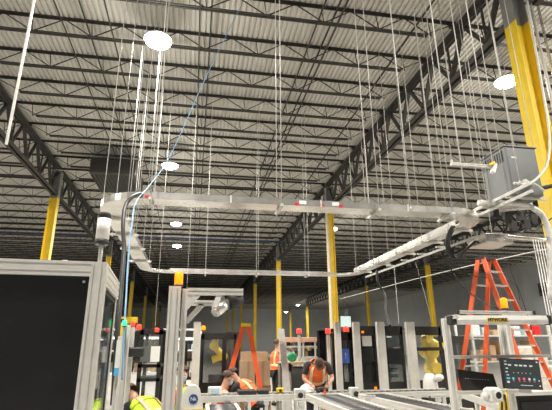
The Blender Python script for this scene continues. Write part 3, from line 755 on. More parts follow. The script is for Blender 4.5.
# ================================================================== LADDERS
# large ladder, right. seen from its side: rails spread left / right in the photo
tc = at(490, 258, y=9.0)
def onfloor(px, py, y):  # direction continued to the floor
    return at(px, py, y=y)
def ladder(name, label, rails, nst, cap, m='orange', rw=.1):
    """rails = (name, top, floor point) for rear a, rear b, front a, front b"""
    c = sum((Vector(q[1]) for q in rails), Vector())/4
    t = thing(name, label, 'ladder', (c.x, c.y, 0)); R = [(Vector(a), Vector(b)) for _, a, b in rails]
    pr = (R[3][0]-R[2][0]).normalized()
    for (nm, _, _), (a, f) in zip(rails, R):
        MB().bar(a, f+Vector((0, 0, .02)), rw, .034, up=pr).build(nm, m, t)
        MB().box(f-Vector((.05, .05, 0)), f+Vector((.05, .05, .04))).build('foot', 'blackm', t)
    for k in range(1, nst+1):
        g = k/(nst+1); MB().bar(R[2][0].lerp(R[2][1], g), R[3][0].lerp(R[3][1], g), .09, .03).build('step', 'alus', t)
    for k in range(1, 6):
        g = k/6; MB().bar(R[0][0].lerp(R[0][1], g), R[1][0].lerp(R[1][1], g), .03, .03).build('brace', 'alus', t)
    sp_ = Vector((-pr.y, pr.x, 0)); ca = c-pr*.24; cb = c+pr*.24
    if (R[2][0]-R[0][0]).length > 0: MB().bar(Vector((ca.x, ca.y, c.z+.01)), Vector((cb.x, cb.y, c.z+.01)), .2, .06).build('top_cap', cap, t)
    return t
tc = at(486, 259, y=9.0); s_ = Vector((.36, -.93, 0)); p_ = Vector((.93, .36, 0)); fl_ = Vector((0, 0, -tc.z))
def RL(sg, pg, a=.06, b=.2, c=.98, d=.5): return (tc+s_*sg*a+p_*pg*b, Vector((tc.x, tc.y, 0))+s_*sg*c+p_*pg*d)
ladder('stepladder', 'large orange fibreglass stepladder behind the work light at right',
    [('rear_rail', *RL(-1, -1)), ('rear_rail', *RL(-1, 1)), ('front_rail', *RL(1, -1)), ('front_rail', *RL(1, 1))], 10, 'blackm', rw=.1)
tc = at(246, 326, y=9.35); s_ = Vector((-.99, .12, 0)); p_ = Vector((.12, .99, 0))
ladder('stepladder', 'smaller orange stepladder with yellow cap beside the cardboard boxes',
    [('rear_rail', *RL(-1, -1, .05, .18, .47, .26)), ('rear_rail', *RL(-1, 1, .05, .18, .47, .26)), ('front_rail', *RL(1, -1, .05, .18, .60, .28)), ('front_rail', *RL(1, 1, .05, .18, .60, .28))], 6, 'yellow', rw=.09)

# ================================================================== PEOPLE
def skinmesh(name, verts, edges, m, parent, sub=1):
    """verts: list of (pos, rx, ry); one continuous skin surface"""
    me = bpy.data.meshes.new(name); me.from_pydata([tuple(v[0]) for v in verts], edges, [])
    o = bpy.data.objects.new(name, me); COL.objects.link(o); o.parent = parent
    md = o.modifiers.new('skin', 'SKIN'); md.use_smooth_shade = True
    me.materials.append(M[m])
    sk = me.skin_vertices[0].data
    for i, v in enumerate(verts): sk[i].radius = (v[1], v[2]); sk[i].use_root = (i == 0)
    sm = o.modifiers.new('sub', 'SUBSURF'); sm.levels = sub; sm.render_levels = sub
    dg = bpy.context.evaluated_depsgraph_get(); me2 = bpy.data.meshes.new_from_object(o.evaluated_get(dg))
    o.modifiers.clear(); o.data = me2
    for p in me2.polygons: p.use_smooth = True
    return o
def person(loc, rz, label, P, vest='hivis', tape='refl', shirt='cloth', hair='hair', mask=False, bald=False, trousers='cloth'):
    """P: joint positions in the person's frame (x right, y forward, z up)"""
    t = thing('person', label, 'person', loc, rz)
    J = {k: Vector(v) for k, v in P.items()}
    pel, che, nek, hed = J['pelvis'], J['chest'], J['neck'], J['head']
    mid = pel.lerp(che, .5); up = (hed-nek).normalized(); fw = J.get('look', Vector((0, 1, 0))); fw = (fw-up*fw.dot(up)).normalized()
    V = [(pel, .15, .11), (mid, .135, .105), (che, .155, .115), (nek, .055, .055), (nek.lerp(hed, .45)+fw*.01, .066, .075), (hed, .078, .094), (hed+up*.075, .062, .075), (hed+fw*.1-up*.02, .014, .018)]
    E = [(0, 1), (1, 2), (2, 3), (3, 4), (4, 5), (5, 6), (5, 7)]
    for s in ('l', 'r'):
        n = len(V); sh, el, ha = J['sh_'+s], J['el_'+s], J['ha_'+s]; d = (ha-el).normalized()
        V += [(sh, .06, .06), (sh.lerp(el, .5), .05, .05), (el, .041, .041), (el.lerp(ha, .6), .034, .034), (ha, .026, .026), (ha+d*.06, .036, .02)]
        E += [(2, n), (n, n+1), (n+1, n+2), (n+2, n+3), (n+3, n+4), (n+4, n+5)]
        n = len(V); hp, kn, an, to = J['hp_'+s], J['kn_'+s], J['an_'+s], J['to_'+s]
        V += [(hp, .09, .09), (kn, .06, .06), (an, .042, .042), (to, .04, .03)]; E += [(0, n), (n, n+1), (n+1, n+2), (n+2, n+3)]
    body = skinmesh('body', V, E, 'skin', t)
    for s in ('l', 'r'):   # fingers
        el, ha = J['el_'+s], J['ha_'+s]; d = (ha-el).normalized(); sd = d.cross(Vector((0, 0, 1)));
        sd = sd.normalized() if sd.length > .1 else Vector((1, 0, 0)); dn = d.cross(sd)
        if dn.z > 0: dn = -dn
        for i, ln in enumerate((.062, .075, .08, .072, .055)):
            if i == 0: a = ha+d*.03+sd*.03; b_ = a+d*.03+sd*.025+dn*.01; c_ = b_+d*.025+dn*.01
            else: a = ha+d*.075+sd*(.03-.02*(i-1)); b_ = a+d*ln*.5+dn*.01; c_ = b_+d*ln*.35+dn*ln*.35
            MB().tube([a-d*.02, a, b_, c_], [.009, .009, .008, .006], 0, 6).build('finger', 'skin', body, local=True)
    # head details
    sdv = fw.cross(up)
    for s in (-1, 1):
        e = hed+fw*.083+sdv*s*.032+up*.015; MB().lathe(e-fw*.006, [(.004, 0), (.011, .003), (.011, .008), (.004, .012)], seg=8, axis=fw).build('eye', 'paper', body, local=True)
        MB().lathe(hed+sdv*s*.078, [(.012, -.01), (.028, 0), (.024, .012)], seg=10, axis=sdv*s).build('ear', 'skin', body, local=True)
    MB().bar(hed+fw*.088-up*.055-sdv*.022, hed+fw*.088-up*.055+sdv*.022, .008, .012).build('mouth', 'pinktape', body, local=True)
    if mask: MB().lathe(hed-up*.04+fw*.045, [(.06, 0), (.055, .03), (.03, .062)], seg=14, axis=fw).build('face_mask', 'mask', t, local=True)
    # hair cap
    b = MB(); n0 = 0; rows = 7; seg = 16; vs = []
    for i in range(rows):
        a = pi/2*i/(rows-1)*(1.15 if not bald else .72)
        for k in range(seg):
            f = 2*pi*k/seg; r = sin(a+.05)
            q = hed+up*(.03+cos(a)*.098)+sdv*(cos(f)*.094*r)+fw*(sin(f)*.108*r-.018)
            if sin(f) > .3 and i > 3: q += up*.03*(i-3)
            vs.append(q)
    fs = [tuple(range(seg))]
    for i in range(rows-1):
        for k in range(seg): fs.append((i*seg+k, (i+1)*seg+k, (i+1)*seg+(k+1) % seg, i*seg+(k+1) % seg))
    b.add(vs, fs, 0, True); b.build('hair', hair, t, local=True)
    # shirt: sleeves and torso
    V = [(pel+(che-pel)*.1, .16, .122), (mid, .145, .12), (che, .165, .13), (che.lerp(nek, .6), .10, .08)]; E = [(0, 1), (1, 2), (2, 3)]
    for s in ('l', 'r'):
        n = len(V); sh, el = J['sh_'+s], J['el_'+s]; V += [(sh, .072, .072), (sh.lerp(el, .55), .062, .062), (sh.lerp(el, .8), .06, .06)]; E += [(2, n), (n, n+1), (n+1, n+2)]
    skinmesh('shirt', V, E, shirt, t)
    V = [(pel, .165, .125)]; E = []
    for s in ('l', 'r'):
        n = len(V); hp, kn, an = J['hp_'+s], J['kn_'+s], J['an_'+s]; V += [(hp, .103, .103), (hp.lerp(kn, .5), .088, .088), (kn, .074, .074), (kn.lerp(an, .9), .06, .06)]; E += [(0, n), (n, n+1), (n+1, n+2), (n+2, n+3)]
        to = J['to_'+s]; an_ = J['an_'+s]
        b = MB().tube([an_+Vector((0, -.03, 0)), an_.lerp(to, .3), an_.lerp(to, .75), to+(to-an_)*.12], [.045, .052, .048, .03], 0, 10); b.build('shoe', 'blackm', t, local=True)
    skinmesh('trousers', V, E, trousers, t)
    # vest: elliptical loft pelvis -> neck, open armholes
    ax = (J['sh_r']-J['sh_l']).normalized()
    C = [pel.lerp(che, .02), pel.lerp(che, .3), pel.lerp(che, .6), che, che.lerp(nek, .45), che.lerp(nek, .8)]
    RXs = [.205, .20, .20, .205, .19, .11]; RYs = [.155, .15, .155, .16, .125, .08]
    nrm = ax.cross((nek-pel).normalized())
    if nrm.dot(fw) < 0 and abs(nrm.dot(fw)) > .2: nrm = -nrm
    def sp(i, f, off=0):
        i0 = int(min(i, len(C)-1.001)); u = i-i0
        c_ = C[i0].lerp(C[i0+1], u); a = RXs[i0]*(1-u)+RXs[i0+1]*u+off; b_ = RYs[i0]*(1-u)+RYs[i0+1]*u+off
        return c_+ax*cos(f)*a+nrm*sin(f)*b_
    def patch(f0, f1, i0, i1, off, name, m, nf=20, ni=10):
        b = MB(); vs = []
        for th in (off, off-.006):
            for i in range(ni+1):
                for k in range(nf+1): vs.append(sp(i0+(i1-i0)*i/ni, f0+(f1-f0)*k/nf, th))
        fs = []; n1 = (ni+1)*(nf+1)
        for i in range(ni):
            for k in range(nf):
                a = i*(nf+1)+k; fs += [(a, a+1, a+nf+2, a+nf+1), (n1+a+nf+1, n1+a+nf+2, n1+a+1, n1+a)]
        for i in range(ni):
            for k in (0, nf): a = i*(nf+1)+k; fs.append((a, a+nf+1, n1+a+nf+1, n1+a))
        for k in range(nf):
            for i in (0, ni): a = i*(nf+1)+k; fs.append((a, a+1, n1+a+1, n1+a))
        b.add(vs, fs, 0, True); return b.build(name, m, vs_par, local=True)
    vs_par = t
    v = patch(0, 2*pi, 0, 3, 0, 'vest', vest, 32)
    vs_par = v
    patch(.2, pi-.2, 3, 5, .012, 'vest_front', vest); patch(pi+.2, 2*pi-.2, 3, 5, .012, 'vest_back', vest)
    patch(0, 2*pi, 1.0, 1.5, .006, 'reflective_band', tape, 32, 3)
    for f in (1.0, pi-1.0, pi+1.0, 2*pi-1.0): patch(f-.13, f+.13, 1.5, 4.7, .02, 'reflective_stripe', tape, 3, 8)
    return t
def stand(bend=0., arms='down', reach=.35, legs='stand', pz=.5):
    """joint set; bend = forward lean of the torso in radians"""
    P = {}
    pz_ = .95 if legs == 'stand' else pz
    pel = Vector((0, 0, pz_)); d = Vector((0, sin(bend), cos(bend)))
    che = pel+d*.36; nek = pel+d*.56; hd = nek+Vector((0, sin(bend*1.05), cos(bend*1.05)))*.15
    P.update(pelvis=pel, chest=che, neck=nek, head=hd)
    for s, q in (('l', -1), ('r', 1)):
        sh = che+d*.12+Vector((q*.19, 0, 0)); P['sh_'+s] = sh
        if arms == 'down': P['el_'+s] = sh+Vector((q*.05, -.02, -.28)); P['ha_'+s] = sh+Vector((q*.06, .06, -.52))
        else: P['el_'+s] = sh+Vector((q*.07, .06, -.25)); P['ha_'+s] = sh+Vector((-q*.02, reach, -.32))
        P['hp_'+s] = pel+Vector((q*.1, 0, -.06))
        if legs == 'stand': P['kn_'+s] = Vector((q*.11, .02, .5)); P['an_'+s] = Vector((q*.12, -.03, .09)); P['to_'+s] = Vector((q*.13, .13, .045))
        else: P['kn_'+s] = Vector((q*.15, .38, .42 if q > 0 else .12)); P['an_'+s] = Vector((q*.14, .34 if q > 0 else -.15, .09)); P['to_'+s] = Vector((q*.14, .5 if q > 0 else -.28, .045))
    P['look'] = Vector((0, cos(bend), -sin(bend)))
    return P
# bending man behind the conveyor (facing the camera)
hx = at(319, 371, y=8.0)
P = stand(.8, 'reach', .2); P['head'] = P['neck']+Vector((0, .13, -.035)); P['look'] = Vector((0, .5, -1))
person((hx.x+.1, 8.66, 0), pi-.12, 'balding man in orange vest bending over the conveyor towards the camera', P, bald=True)
# standing person seen from behind / the side
c = at(277, 370, y=13.0)
person((c.x-.02, 13.0, 0), -1.2, 'person in orange vest and black trousers standing beyond the cardboard boxes', stand(.06, 'reach', .3))
# two crouching people
c = at(229, 380, y=8.2)
person((c.x-.3, 8.22, -.0), -1.35, 'crouching person with face mask leaning in from the left, arm towards the conveyor', stand(.42, 'reach', .35, legs='kneel', pz=.42), mask=True, shirt='skin')
c = at(250, 380, y=8.5)
person((c.x+.16, 8.6, 0), 1.0, 'crouching person in striped orange vest, back to the boxes', stand(.8, 'reach', .2, legs='kneel', pz=.6))
# person at left, lime vest with orange
c = at(177, 385, y=7.6)
person((c.x+.0, 7.75, 0), pi+.35, 'masked person in lime vest half hidden behind the tall double post', stand(.3, 'reach', .3, legs='kneel', pz=.52), vest='lime', tape='hivis', mask=True)
c = at(163, 400, y=6.3)
person((c.x, 6.0, 0), .75, 'person in bright lime vest crouching away behind the left enclosure', stand(1.05, 'reach', .1, legs='kneel', pz=.67), vest='lime', tape='pinktape')

# ================================================================== CONVEYORS
def conveyor(a, b_, w, z, label, legs=2, h=.09, rollers=True):
    """roller conveyor between floor-plan points a and b_"""
    a = Vector((a[0], a[1], 0)); b_ = Vector((b_[0], b_[1], 0)); d = (b_-a); Ln = d.length; d.normalize(); s = Vector((-d.y, d.x, 0)); m = (a+b_)/2
    t = thing('conveyor', label, 'conveyor', (m.x, m.y, 0))
    Z = Vector((0, 0, z-h/2))
    for q in (-1, 1): MB().ext(a+s*q*w/2+Z, b_+s*q*w/2+Z, .045, h).build('side_rail', 'alu', t)
    n = min(95, max(2, int(Ln/.11)))
    bd = MB().bar(a+Vector((0, 0, z-h*.75)), b_+Vector((0, 0, z-h*.75)), w-.05, .01).build('bed_plate', 'blackm', t)
    for k in range(n):
        p = a+d*Ln*(k+.5)/n; MB().cyl(p-s*(w/2-.024)+Vector((0, 0, z-.035)), p+s*(w/2-.024)+Vector((0, 0, z-.035)), .025, seg=8).build('roller', 'roller', t)
    for k in range(legs):
        f = (k+.5)/legs
        for q in (-1, 1):
            p = a+d*Ln*f+s*q*w/2; MB().ext((p.x, p.y, .03), (p.x, p.y, z-h), .045, .045, up=(0, 1, 0)).build('leg', 'alu', t)
            MB().cyl((p.x, p.y, 0), (p.x, p.y, .03), .04).build('foot', 'blackm', t)
        p = a+d*Ln*f; MB().ext(p-s*w/2+Vector((0, 0, .35)), p+s*w/2+Vector((0, 0, .35)), .04, .04).build('cross_brace', 'alu', t)
    return t
A = at(204, 391, z=.92); B_ = at(300, 391, z=.92); yc = 7.7
conveyor((A.x-.1, yc), (at(296, 391, y=yc).x, yc), .45, .87, 'aluminium roller conveyor crossing in front of the crouching people', 3)
conveyor((at(302, 391, y=yc).x, yc), (at(352, 391, y=yc).x, yc), .45, .87, 'aluminium roller conveyor in front of the bending man', 1)
conveyor((at(356, 391, y=yc).x, yc), (at(452, 391, y=yc).x, yc), .45, .86, 'aluminium roller conveyor in front of the black machine cells', 3)
p = at(318, 396, z=.90); q = at(362, 412, z=.90)
conveyor((2.0, 7.1), (2.05, 4.2), .5, .9, 'roller conveyor running towards the camera below the bending man', 2)
conveyor((2.75, 7.0), (3.02, 4.25), .42, .9, 'narrow conveyor running towards the camera below the middle cells', 2)
conveyor((4.5, 7.0), (3.8, 4.45), .42, .88, 'conveyor slanting towards the camera below the big robot cell', 2)
conveyor((5.9, 6.9), (4.7, 4.8), .42, .86, 'conveyor slanting behind the workstation frame', 2)
conveyor((.45, 7.0), (.42, 5.0), .4, .82, 'short conveyor right of the tall double post', 2)
# drive units hanging at the conveyor junctions
for i, (px, y, lab) in enumerate(((299, 7.45, 'grey conveyor drive unit at the joint left of the bending man'), (354, 7.45, 'grey conveyor drive unit at the joint right of the bending man'))):
    c = at(px, 391, y=y); t = thing('drive_unit', lab, 'motor', (c.x, y, .6))
    MB().box((c.x-.07, y-.08, .62), (c.x+.07, y+.08, .95), bev=.01).build('housing', 'zinc', t)
    MB().cyl((c.x, y-.08, .86), (c.x, y-.12, .86), .04, seg=14).build('hub', 'blackm', t)
    MB().cyl((c.x+.02, y, .5), (c.x+.02, y, .62), .05, seg=14).build('motor', 'blackm', t)
    MB().ext((c.x, y, 0), (c.x, y, .5), .045).build('leg', 'alu', t)
for i, x in enumerate((1.0, 1.42, 2.42, 3.35, 3.78, 4.95)):
    y = 6.3-.2*(i % 2)
    t = thing('guide_bracket', 'small aluminium guide bracket standing between the conveyors, %s from the left' % ordinal(i+1), 'bracket', (x, y, 0), 0, 'guide brackets')
    MB().ext((x-.1, y, .93), (x+.1, y, .93), .03).build('guide_rail', 'alu', t)
    MB().box((x-.03, y-.03, .86), (x+.03, y+.03, .915)).build('block', 'zinc', t)
    MB().ext((x, y, 0), (x, y, .86), .04).build('leg', 'alu', t)
# things on the front conveyor
c = at(215, 391, y=7.65)
t = thing('control_box', 'small pale control box sitting on the left end of the conveyor', 'box', (c.x, 7.65, .87))
MB().box((c.x-.11, 7.55, .87), (c.x+.1, 7.72, .99), bev=.01).build('housing', 'white', t)
MB().box((c.x-.07, 7.54, .89), (c.x+.06, 7.552, .97)).build('front_plate', 'mask', t)
for i, (a, b_) in enumerate(((238, 256), (258, 268))):
    x0 = at(a, 388, y=7.6).x; x1 = at(b_, 388, y=7.6).x
    tag(MB().box((x0, 7.5, .87), (x1, 7.8, .935), bev=.01).build('tray', 'blackm'), ('longer', 'shorter')[i]+' black tray on the conveyor before the crouching people', 'tray')
c = at(280, 387, y=7.7)
t = thing('tape_measure', 'yellow and black tape measure on the conveyor left of the bending man', 'tape measure', (c.x, 7.7, .87))
MB().box((c.x-.06, 7.66, .87), (c.x+.06, 7.74, .95), bev=.015).build('case', 'yellow', t)
MB().cyl((c.x, 7.66, .91), (c.x, 7.652, .91), .022).build('clip', 'blackm', t)
# rag pile
c = at(306, 388, y=7.75)
b = MB(); rows = 8; seg = 18; vs = []
for i in range(rows):
    for k in range(seg):
        f = 2*pi*k/seg; a = pi/2*i/(rows-1); r = .11*cos(a)*(1+.25*sin(3*f+i)+.15*random.random()); vs.append((c.x+r*cos(f), 7.75+r*sin(f)*.7, .87+.11*sin(a)*(1+.2*sin(2*f))))
fs = [(i*seg+k, i*seg+(k+1) % seg, (i+1)*seg+(k+1) % seg, (i+1)*seg+k) for i in range(rows-1) for k in range(seg)]
b.add(vs, fs, 0, True); tag(b.build('cloth_pile', 'rag'), 'crumpled white cloth pile on the conveyor by the bending man', 'cloth')
c = at(322, 388, y=7.6)
t = thing('hand_drill', 'black hand tool lying on the conveyor in front of the bending man', 'power tool', (c.x, 7.6, .87))
MB().tube([(c.x-.1, 7.6, .91), (c.x, 7.6, .92), (c.x+.1, 7.6, .91)], [.03, .045, .03], 0, 10).build('body', 'blackm', t)
MB().tube([(c.x-.05, 7.6, .90), (c.x-.08, 7.53, .89)], .022, 0, 8).build('grip', 'rubber', t)
# orange strap hanging at front
c = at(325, 392, y=7.4)
tag(MB().box((c.x-.015, 7.41, .55), (c.x+.015, 7.425, .93)).build('orange_strap', 'orange'), 'thin orange strap hanging from the conveyor below the bending man', 'strap')

# white machine head with blue disc
c = at(191, 398, y=5.2)
t = thing('labelling_machine', 'white rounded machine head with a navy blue disc beside the tall post', 'machine', (c.x, 5.2, .7))
vs = []; poly = [(-.14, -.28), (.15, -.28), (.12, -.02), (.09, .09), (.04, .13), (-.03, .13), (-.07, .08), (-.11, -.02)]
vs = [(c.x+x, 5.1, c.z+z) for x, z in poly]+[(c.x+x*.96, 5.3, c.z+z) for x, z in poly]; n = len(poly)
b = MB().add(vs, [tuple(range(n)), tuple(range(2*n-1, n-1, -1))]+[(j, n+j, n+(j+1) % n, (j+1) % n) for j in range(n)])
b.build('housing', 'alu', t)
MB().cyl((c.x+.025, 5.1, c.z), (c.x+.025, 5.09, c.z), .047, seg=24).build('blue_disc', 'bluedisc', t, label='navy blue round emblem')
text('Nk', Vector((c.x+.025, 5.088, c.z)), .05, 'paper', t, Matrix.Rotation(pi/2, 3, 'X'))
MB().ext((c.x, 5.2, 0), (c.x, 5.2, c.z-.28), .08).build('pedestal', 'alu', t)
MB().box((c.x-.15, 5.09, c.z-.14), (c.x+.16, 5.1, c.z-.1)).build('yellow_strip', 'yellow', t)

# ================================================================== MACHINE CELLS
def cell(px0, px1, y, ztop, depth, label, front='tint', body='blackm', post_w=.09, hd=.16, name='machine_cell', postside='l', panels=True):
    x0 = at(px0, 360, y=y).x; x1 = at(px1, 360, y=y).x; cx_ = (x0+x1)/2
    t = thing(name, label, 'machine cell', (cx_, y+depth/2, 0)); pw_ = .05
    for x in (x0+pw_/2, x1-pw_/2):
        for yy in (y+pw_/2, y+depth-pw_/2): MB().box((x-pw_/2, yy-pw_/2, 0), (x+pw_/2, yy+pw_/2, ztop)).build('post', body, t)
    MB().box((x0, y, ztop-hd), (x1, y+.05, ztop)).build('header', body, t)
    MB().box((x0, y, ztop), (x1, y+depth, ztop+.02)).build('roof_panel', body, t)
    MB().box((x0+pw_, y+.02, .9), (x1-pw_, y+.028, ztop-hd)).build('door', front, t)
    MB().box((x0, y+.01, .1), (x1, y+.04, .9)).build('lower_panel', body, t)
    MB().box((x0, y+depth-.03, .1), (x1, y+depth, ztop)).build('rear_panel', 'black' if panels else 'glass', t)
    return t, x0, x1
def silver(pxb, pxt, y, w, label):
    p = at(pxt, 322, y=y)
    t = thing('aluminium_post', label, 'post', (p.x, y, 0))
    MB().ext((p.x, y, 0), (p.x, y, p.z), w, .09, up=(0, 1, 0)).build('extrusion', 'alu', t); MB().box((p.x-w*.6, y-.06, 0), (p.x+w*.6, y+.06, .012)).build('foot_plate', 'zinc', t)
    return t
ZC = at(390, 327, y=9.).z
# narrow machine left of the white-paper cell
t, x0, x1 = cell(341, 352, 9.2, ZC-.1, .6, 'narrow black machine cell with the blue warning screen', front='tint')
c = at(345.5, 356, y=9.12)
t = thing('warning_screen', 'blue upright screen with a white exclamation mark on the narrow cell', 'screen', (c.x, c.y, c.z-.14))
MB().box((c.x-.09, c.y, c.z-.15), (c.x+.09, c.y+.04, c.z+.15)).build('housing', 'blackm', t)
MB().box((c.x-.08, c.y-.004, c.z-.14), (c.x+.08, c.y, c.z+.14)).build('display', 'scr_b', t)
text('!', Vector((c.x, c.y-.006, c.z)), .16, 'paper', t, Matrix.Rotation(pi/2, 3, 'X'))
t, x0, x1 = cell(359, 378, 9.0, ZC, .7, 'black machine cell with a white paper notice on its door', front='black')
c = at(367, 341, y=8.98); MB().box((c.x-.1, 8.975, c.z-.1), (c.x+.1, 8.998, c.z+.1)).build('paper_notice', 'paper', t)
c = at(367, 355, y=8.9); MB().box((c.x-.17, 8.93, c.z-.13), (c.x+.17, 8.999, c.z+.13), bev=.01).build('operator_screen', 'black', t)
for q in ((363, 332), (376, 388)):
    c = at(*q, y=8.97); MB().box((c.x-.02, 8.97, c.z-.02), (c.x+.02, 9.0, c.z+.02)).build('amber_switch', 'amber', t)
t, x0, x1 = cell(386, 405, 9.0, ZC, .9, 'glazed machine cell with teal machinery and a screen', front='tint', panels=True)
c = at(393, 356, y=8.9); MB().box((c.x-.2, 8.92, c.z-.16), (c.x+.2, 8.99, c.z+.16), bev=.01).build('operator_screen', 'black', t)
c = at(395, 371, y=9.3); MB().box((x0+.06, 9.3, c.z-.02), (x1-.06, 9.34, c.z+.06)).box((x0+.06, 9.26, c.z-.12), (x1-.06, 9.3, c.z-.06)).build('teal_guard', 'teal', t)
MB().box((x0+.1, 9.3, 1.1), (x1-.1, 9.6, 1.15)).cyl(((x0+x1)/2, 9.4, .9), ((x0+x1)/2, 9.4, 1.4), .06).build('mechanism', 'zinc', t)
MB().box((x0+.07, 9.4, ZC-.2), (x1-.07, 9.44, ZC-.18)).build('strip_light', 'tube', t)
for i, (px, w_) in enumerate(((355.5, .13), (379.5, .16), (409, .18), (337, .11))):
    silver(0, px, 8.8, w_, 'silver upright post among the black cells, ' + ('second', 'third', 'fourth and widest', 'first')[i]+' from the left')
# big robot cell
t, x0, x1 = cell(414, 444, 9.2, ZC, 1.6, 'glazed cell holding the big yellow robot', front='glass', panels=True)
zb = at(430, 349, y=9.15).z
MB().box((x0, 9.17, zb-.035), (x1, 9.2, zb+.035)).build('cross_rail', 'blackm', t)
# reposition: rear panel grey see-through wall behind robot is the hall wall
for ch in t.children:
    if ch.name.startswith('rear_panel'): ch.data.materials[0] = M['glass']
def robot(base, pts, rs, label, name='robot_arm', m='robot'):
    t = thing(name, label, 'robot arm', base)
    b0 = Vector(base); P_ = [Vector(p) for p in pts]
    MB().lathe(b0, [(rs[0]*1.5, 0), (rs[0]*1.5, .06), (rs[0]*1.1, .1), (rs[0], P_[0].z-b0.z)], seg=18).build('base', 'blackm', t)
    nm = ('turntable', 'lower_arm', 'upper_arm', 'wrist', 'flange')
    for i in range(len(P_)-1):
        a, c_ = P_[i], P_[i+1]; d = (c_-a)
        MB().tube([a-d*.04, a+d*.15, a+d*.5, a+d*.85, c_+d*.04], [rs[i]*.9, rs[i], rs[i]*.8, (rs[i]+rs[i+1])/2*.85, rs[i+1]*.8], 0, 14).build(nm[min(i+1, 4)], m, t)
        MB().cyl(c_+Vector((-.0, -rs[i+1]*1.3, 0)), c_+Vector((0, rs[i+1]*1.3, 0)), rs[i+1]*.85, seg=16).build('joint', m, t)
    MB().cyl(P_[-1], P_[-1]+(P_[-1]-P_[-2]).normalized()*.08, rs[-1]*.6, seg=12).build('tool', 'blackm', t)
    return t
c1 = at(433, 392, y=9.9); c2 = at(433, 368, y=9.9); c3 = at(429, 352, y=9.9); c4 = at(427, 339, y=9.8); c5 = at(438, 346, y=9.6)
robot((c1.x, 9.9, 0), [Vector((c1.x, 9.9, .8)), c2, c3, c4, c5], [.13, .15, .16, .11, .10], 'big yellow industrial robot inside the right glazed cell')
# white pump in front of robot cell
c = at(432, 386, y=8.3)
t = thing('white_pump', 'white lumpy pump unit standing before the big robot cell', 'pump', (c.x, 8.3, .55))
MB().lathe((c.x-.03, 8.3, .75), [(.12, 0), (.14, .1), (.12, .25), (.07, .33)], seg=16).box((c.x-.2, 8.15, .68), (c.x+.3, 8.45, .8), bev=.03).build('body', 'white', t)
MB().lathe((c.x+.03, 8.2, 1.0), [(.06, 0), (.06, .1), (.04, .15)], seg=12, axis=(.4, -.6, .2)).build('nozzle', 'white', t)
MB().ext((c.x, 8.3, 0), (c.x, 8.3, .68), .1).build('pedestal', 'alu', t)
# posts + tall panel at right of robot cell
c = at(438, 358, y=9.1)
# teach pendant yellow
c = at(440, 380, y=8.9)
tag(MB().box((c.x-.03, 9.14, c.z-.1), (c.x+.03, 9.2, c.z+.1), bev=.01).build('pendant', 'yellowlabel'), 'small yellow pendant at the right of the white pump', 'pendant')

# cell with small yellow robot, left
Z2 = at(215, 334, y=9.75).z
t, x0, x1 = cell(201, 236, 9.75, Z2, 1.5, 'black framed glazed cell holding the small yellow robot', front='glass', hd=.1)
for ch in t.children:
    if ch.name.startswith('rear_panel'): ch.data.materials[0] = M['tint']
xm = at(222, 360, y=9.75).x; MB().box((xm, 9.74, .9), (xm+.08, 9.8, Z2)).build('door_frame', 'blackm', t)
MB().box((x0+.2, 10.5, .5), (x1-.2, 10.9, 1.0)).build('work_table', 'blackm', t)
silver(0, 197.5, 8.6, .13, 'wide silver upright post left of the small robot cell')
r1 = at(216, 337, y=10.25); r2 = at(214, 346, y=10.25); r3 = at(223, 356, y=10.25); r4 = at(212, 360, y=10.25)
t = thing('robot_arm', 'small yellow robot hanging bent inside the left glazed cell', 'robot arm', (r1.x, 10.25, r2.z-.3))
for i, (a, b_) in enumerate(((r1, r2), (r2, r3), (r3, r4))):
    MB().tube([a, a.lerp(b_, .5), b_], [.075, .07, .075], 0, 12).build(('upper_arm', 'lower_arm', 'wrist')[i], 'robot', t)
for a in (r2, r3): MB().cyl(a-Vector((0, .08, 0)), a+Vector((0, .08, 0)), .095, seg=14).build('joint', 'robot', t)
MB().cyl((r1.x, 10.25, r1.z), (r1.x, 10.25, Z2), .07).build('mount', 'blackm', t)
# shelf frame between
# black frame cell far left with papers
Z3 = at(145, 330, y=6.6).z
t, x0, x1 = cell(138, 161, 6.6, Z3, .8, 'black framed cell with papers behind the slim post at left', front='glass', hd=.06)
for ch in t.children:
    if ch.name.startswith(('rear_panel', 'lower_panel')): ch.data.materials[0] = M['glass']
c = at(155, 354, y=6.55); MB().box((c.x-.06, 6.55, c.z-.1), (c.x+.06, 6.6, c.z+.1)).build('paper_notice', 'paper', t)
c = at(146, 354, y=6.55); MB().box((c.x-.07, 6.55, c.z-.1), (c.x+.06, 6.62, c.z+.1)).build('operator_screen', 'trans', t)
for zz in (366, 380):
    zc = at(150, zz, y=6.6).z; MB().box((x0, 6.6, zc-.02), (x1, 7.4, zc+.02)).build('shelf', 'blackm', t)
c = at(139, 352, y=6.2); tag(MB().box((c.x-.17, 6.15, c.z-.06), (c.x+.06, 6.3, c.z+.06), bev=.02).build('black_scanner', 'blackm'), 'dark scanner sticking out left of the papered cell', 'scanner')
c = at(118, 355, y=4.05)
t = thing('information_sheet', 'tall white sheet with blue foot beside the left enclosure', 'sheet', (c.x, 4.05, c.z-.1))
MB().box((c.x-.018, 4.04, c.z-.1), (c.x+.018, 4.05, c.z+.12)).build('white_part', 'paper', t); MB().box((c.x-.018, 4.035, c.z-.16), (c.x+.018, 4.05, c.z-.1)).build('blue_part', 'cyanp', t)
MB().ext((c.x, 4.08, 0), (c.x, 4.08, c.z+.15), .03).build('stand', 'alu', t)
# yellow crossbeam
a = at(120, 319, y=6.9); b2 = at(165, 331, y=7.0)
tag(MB().box((a.x, 6.9, a.z-.05), (b2.x-.4, 7.0, a.z+.03)).box((a.x, 6.9, 0), (a.x+.06, 7.0, a.z)).build('safety_gate', 'yellow'), 'yellow gate beam behind the green lamp', 'gate')

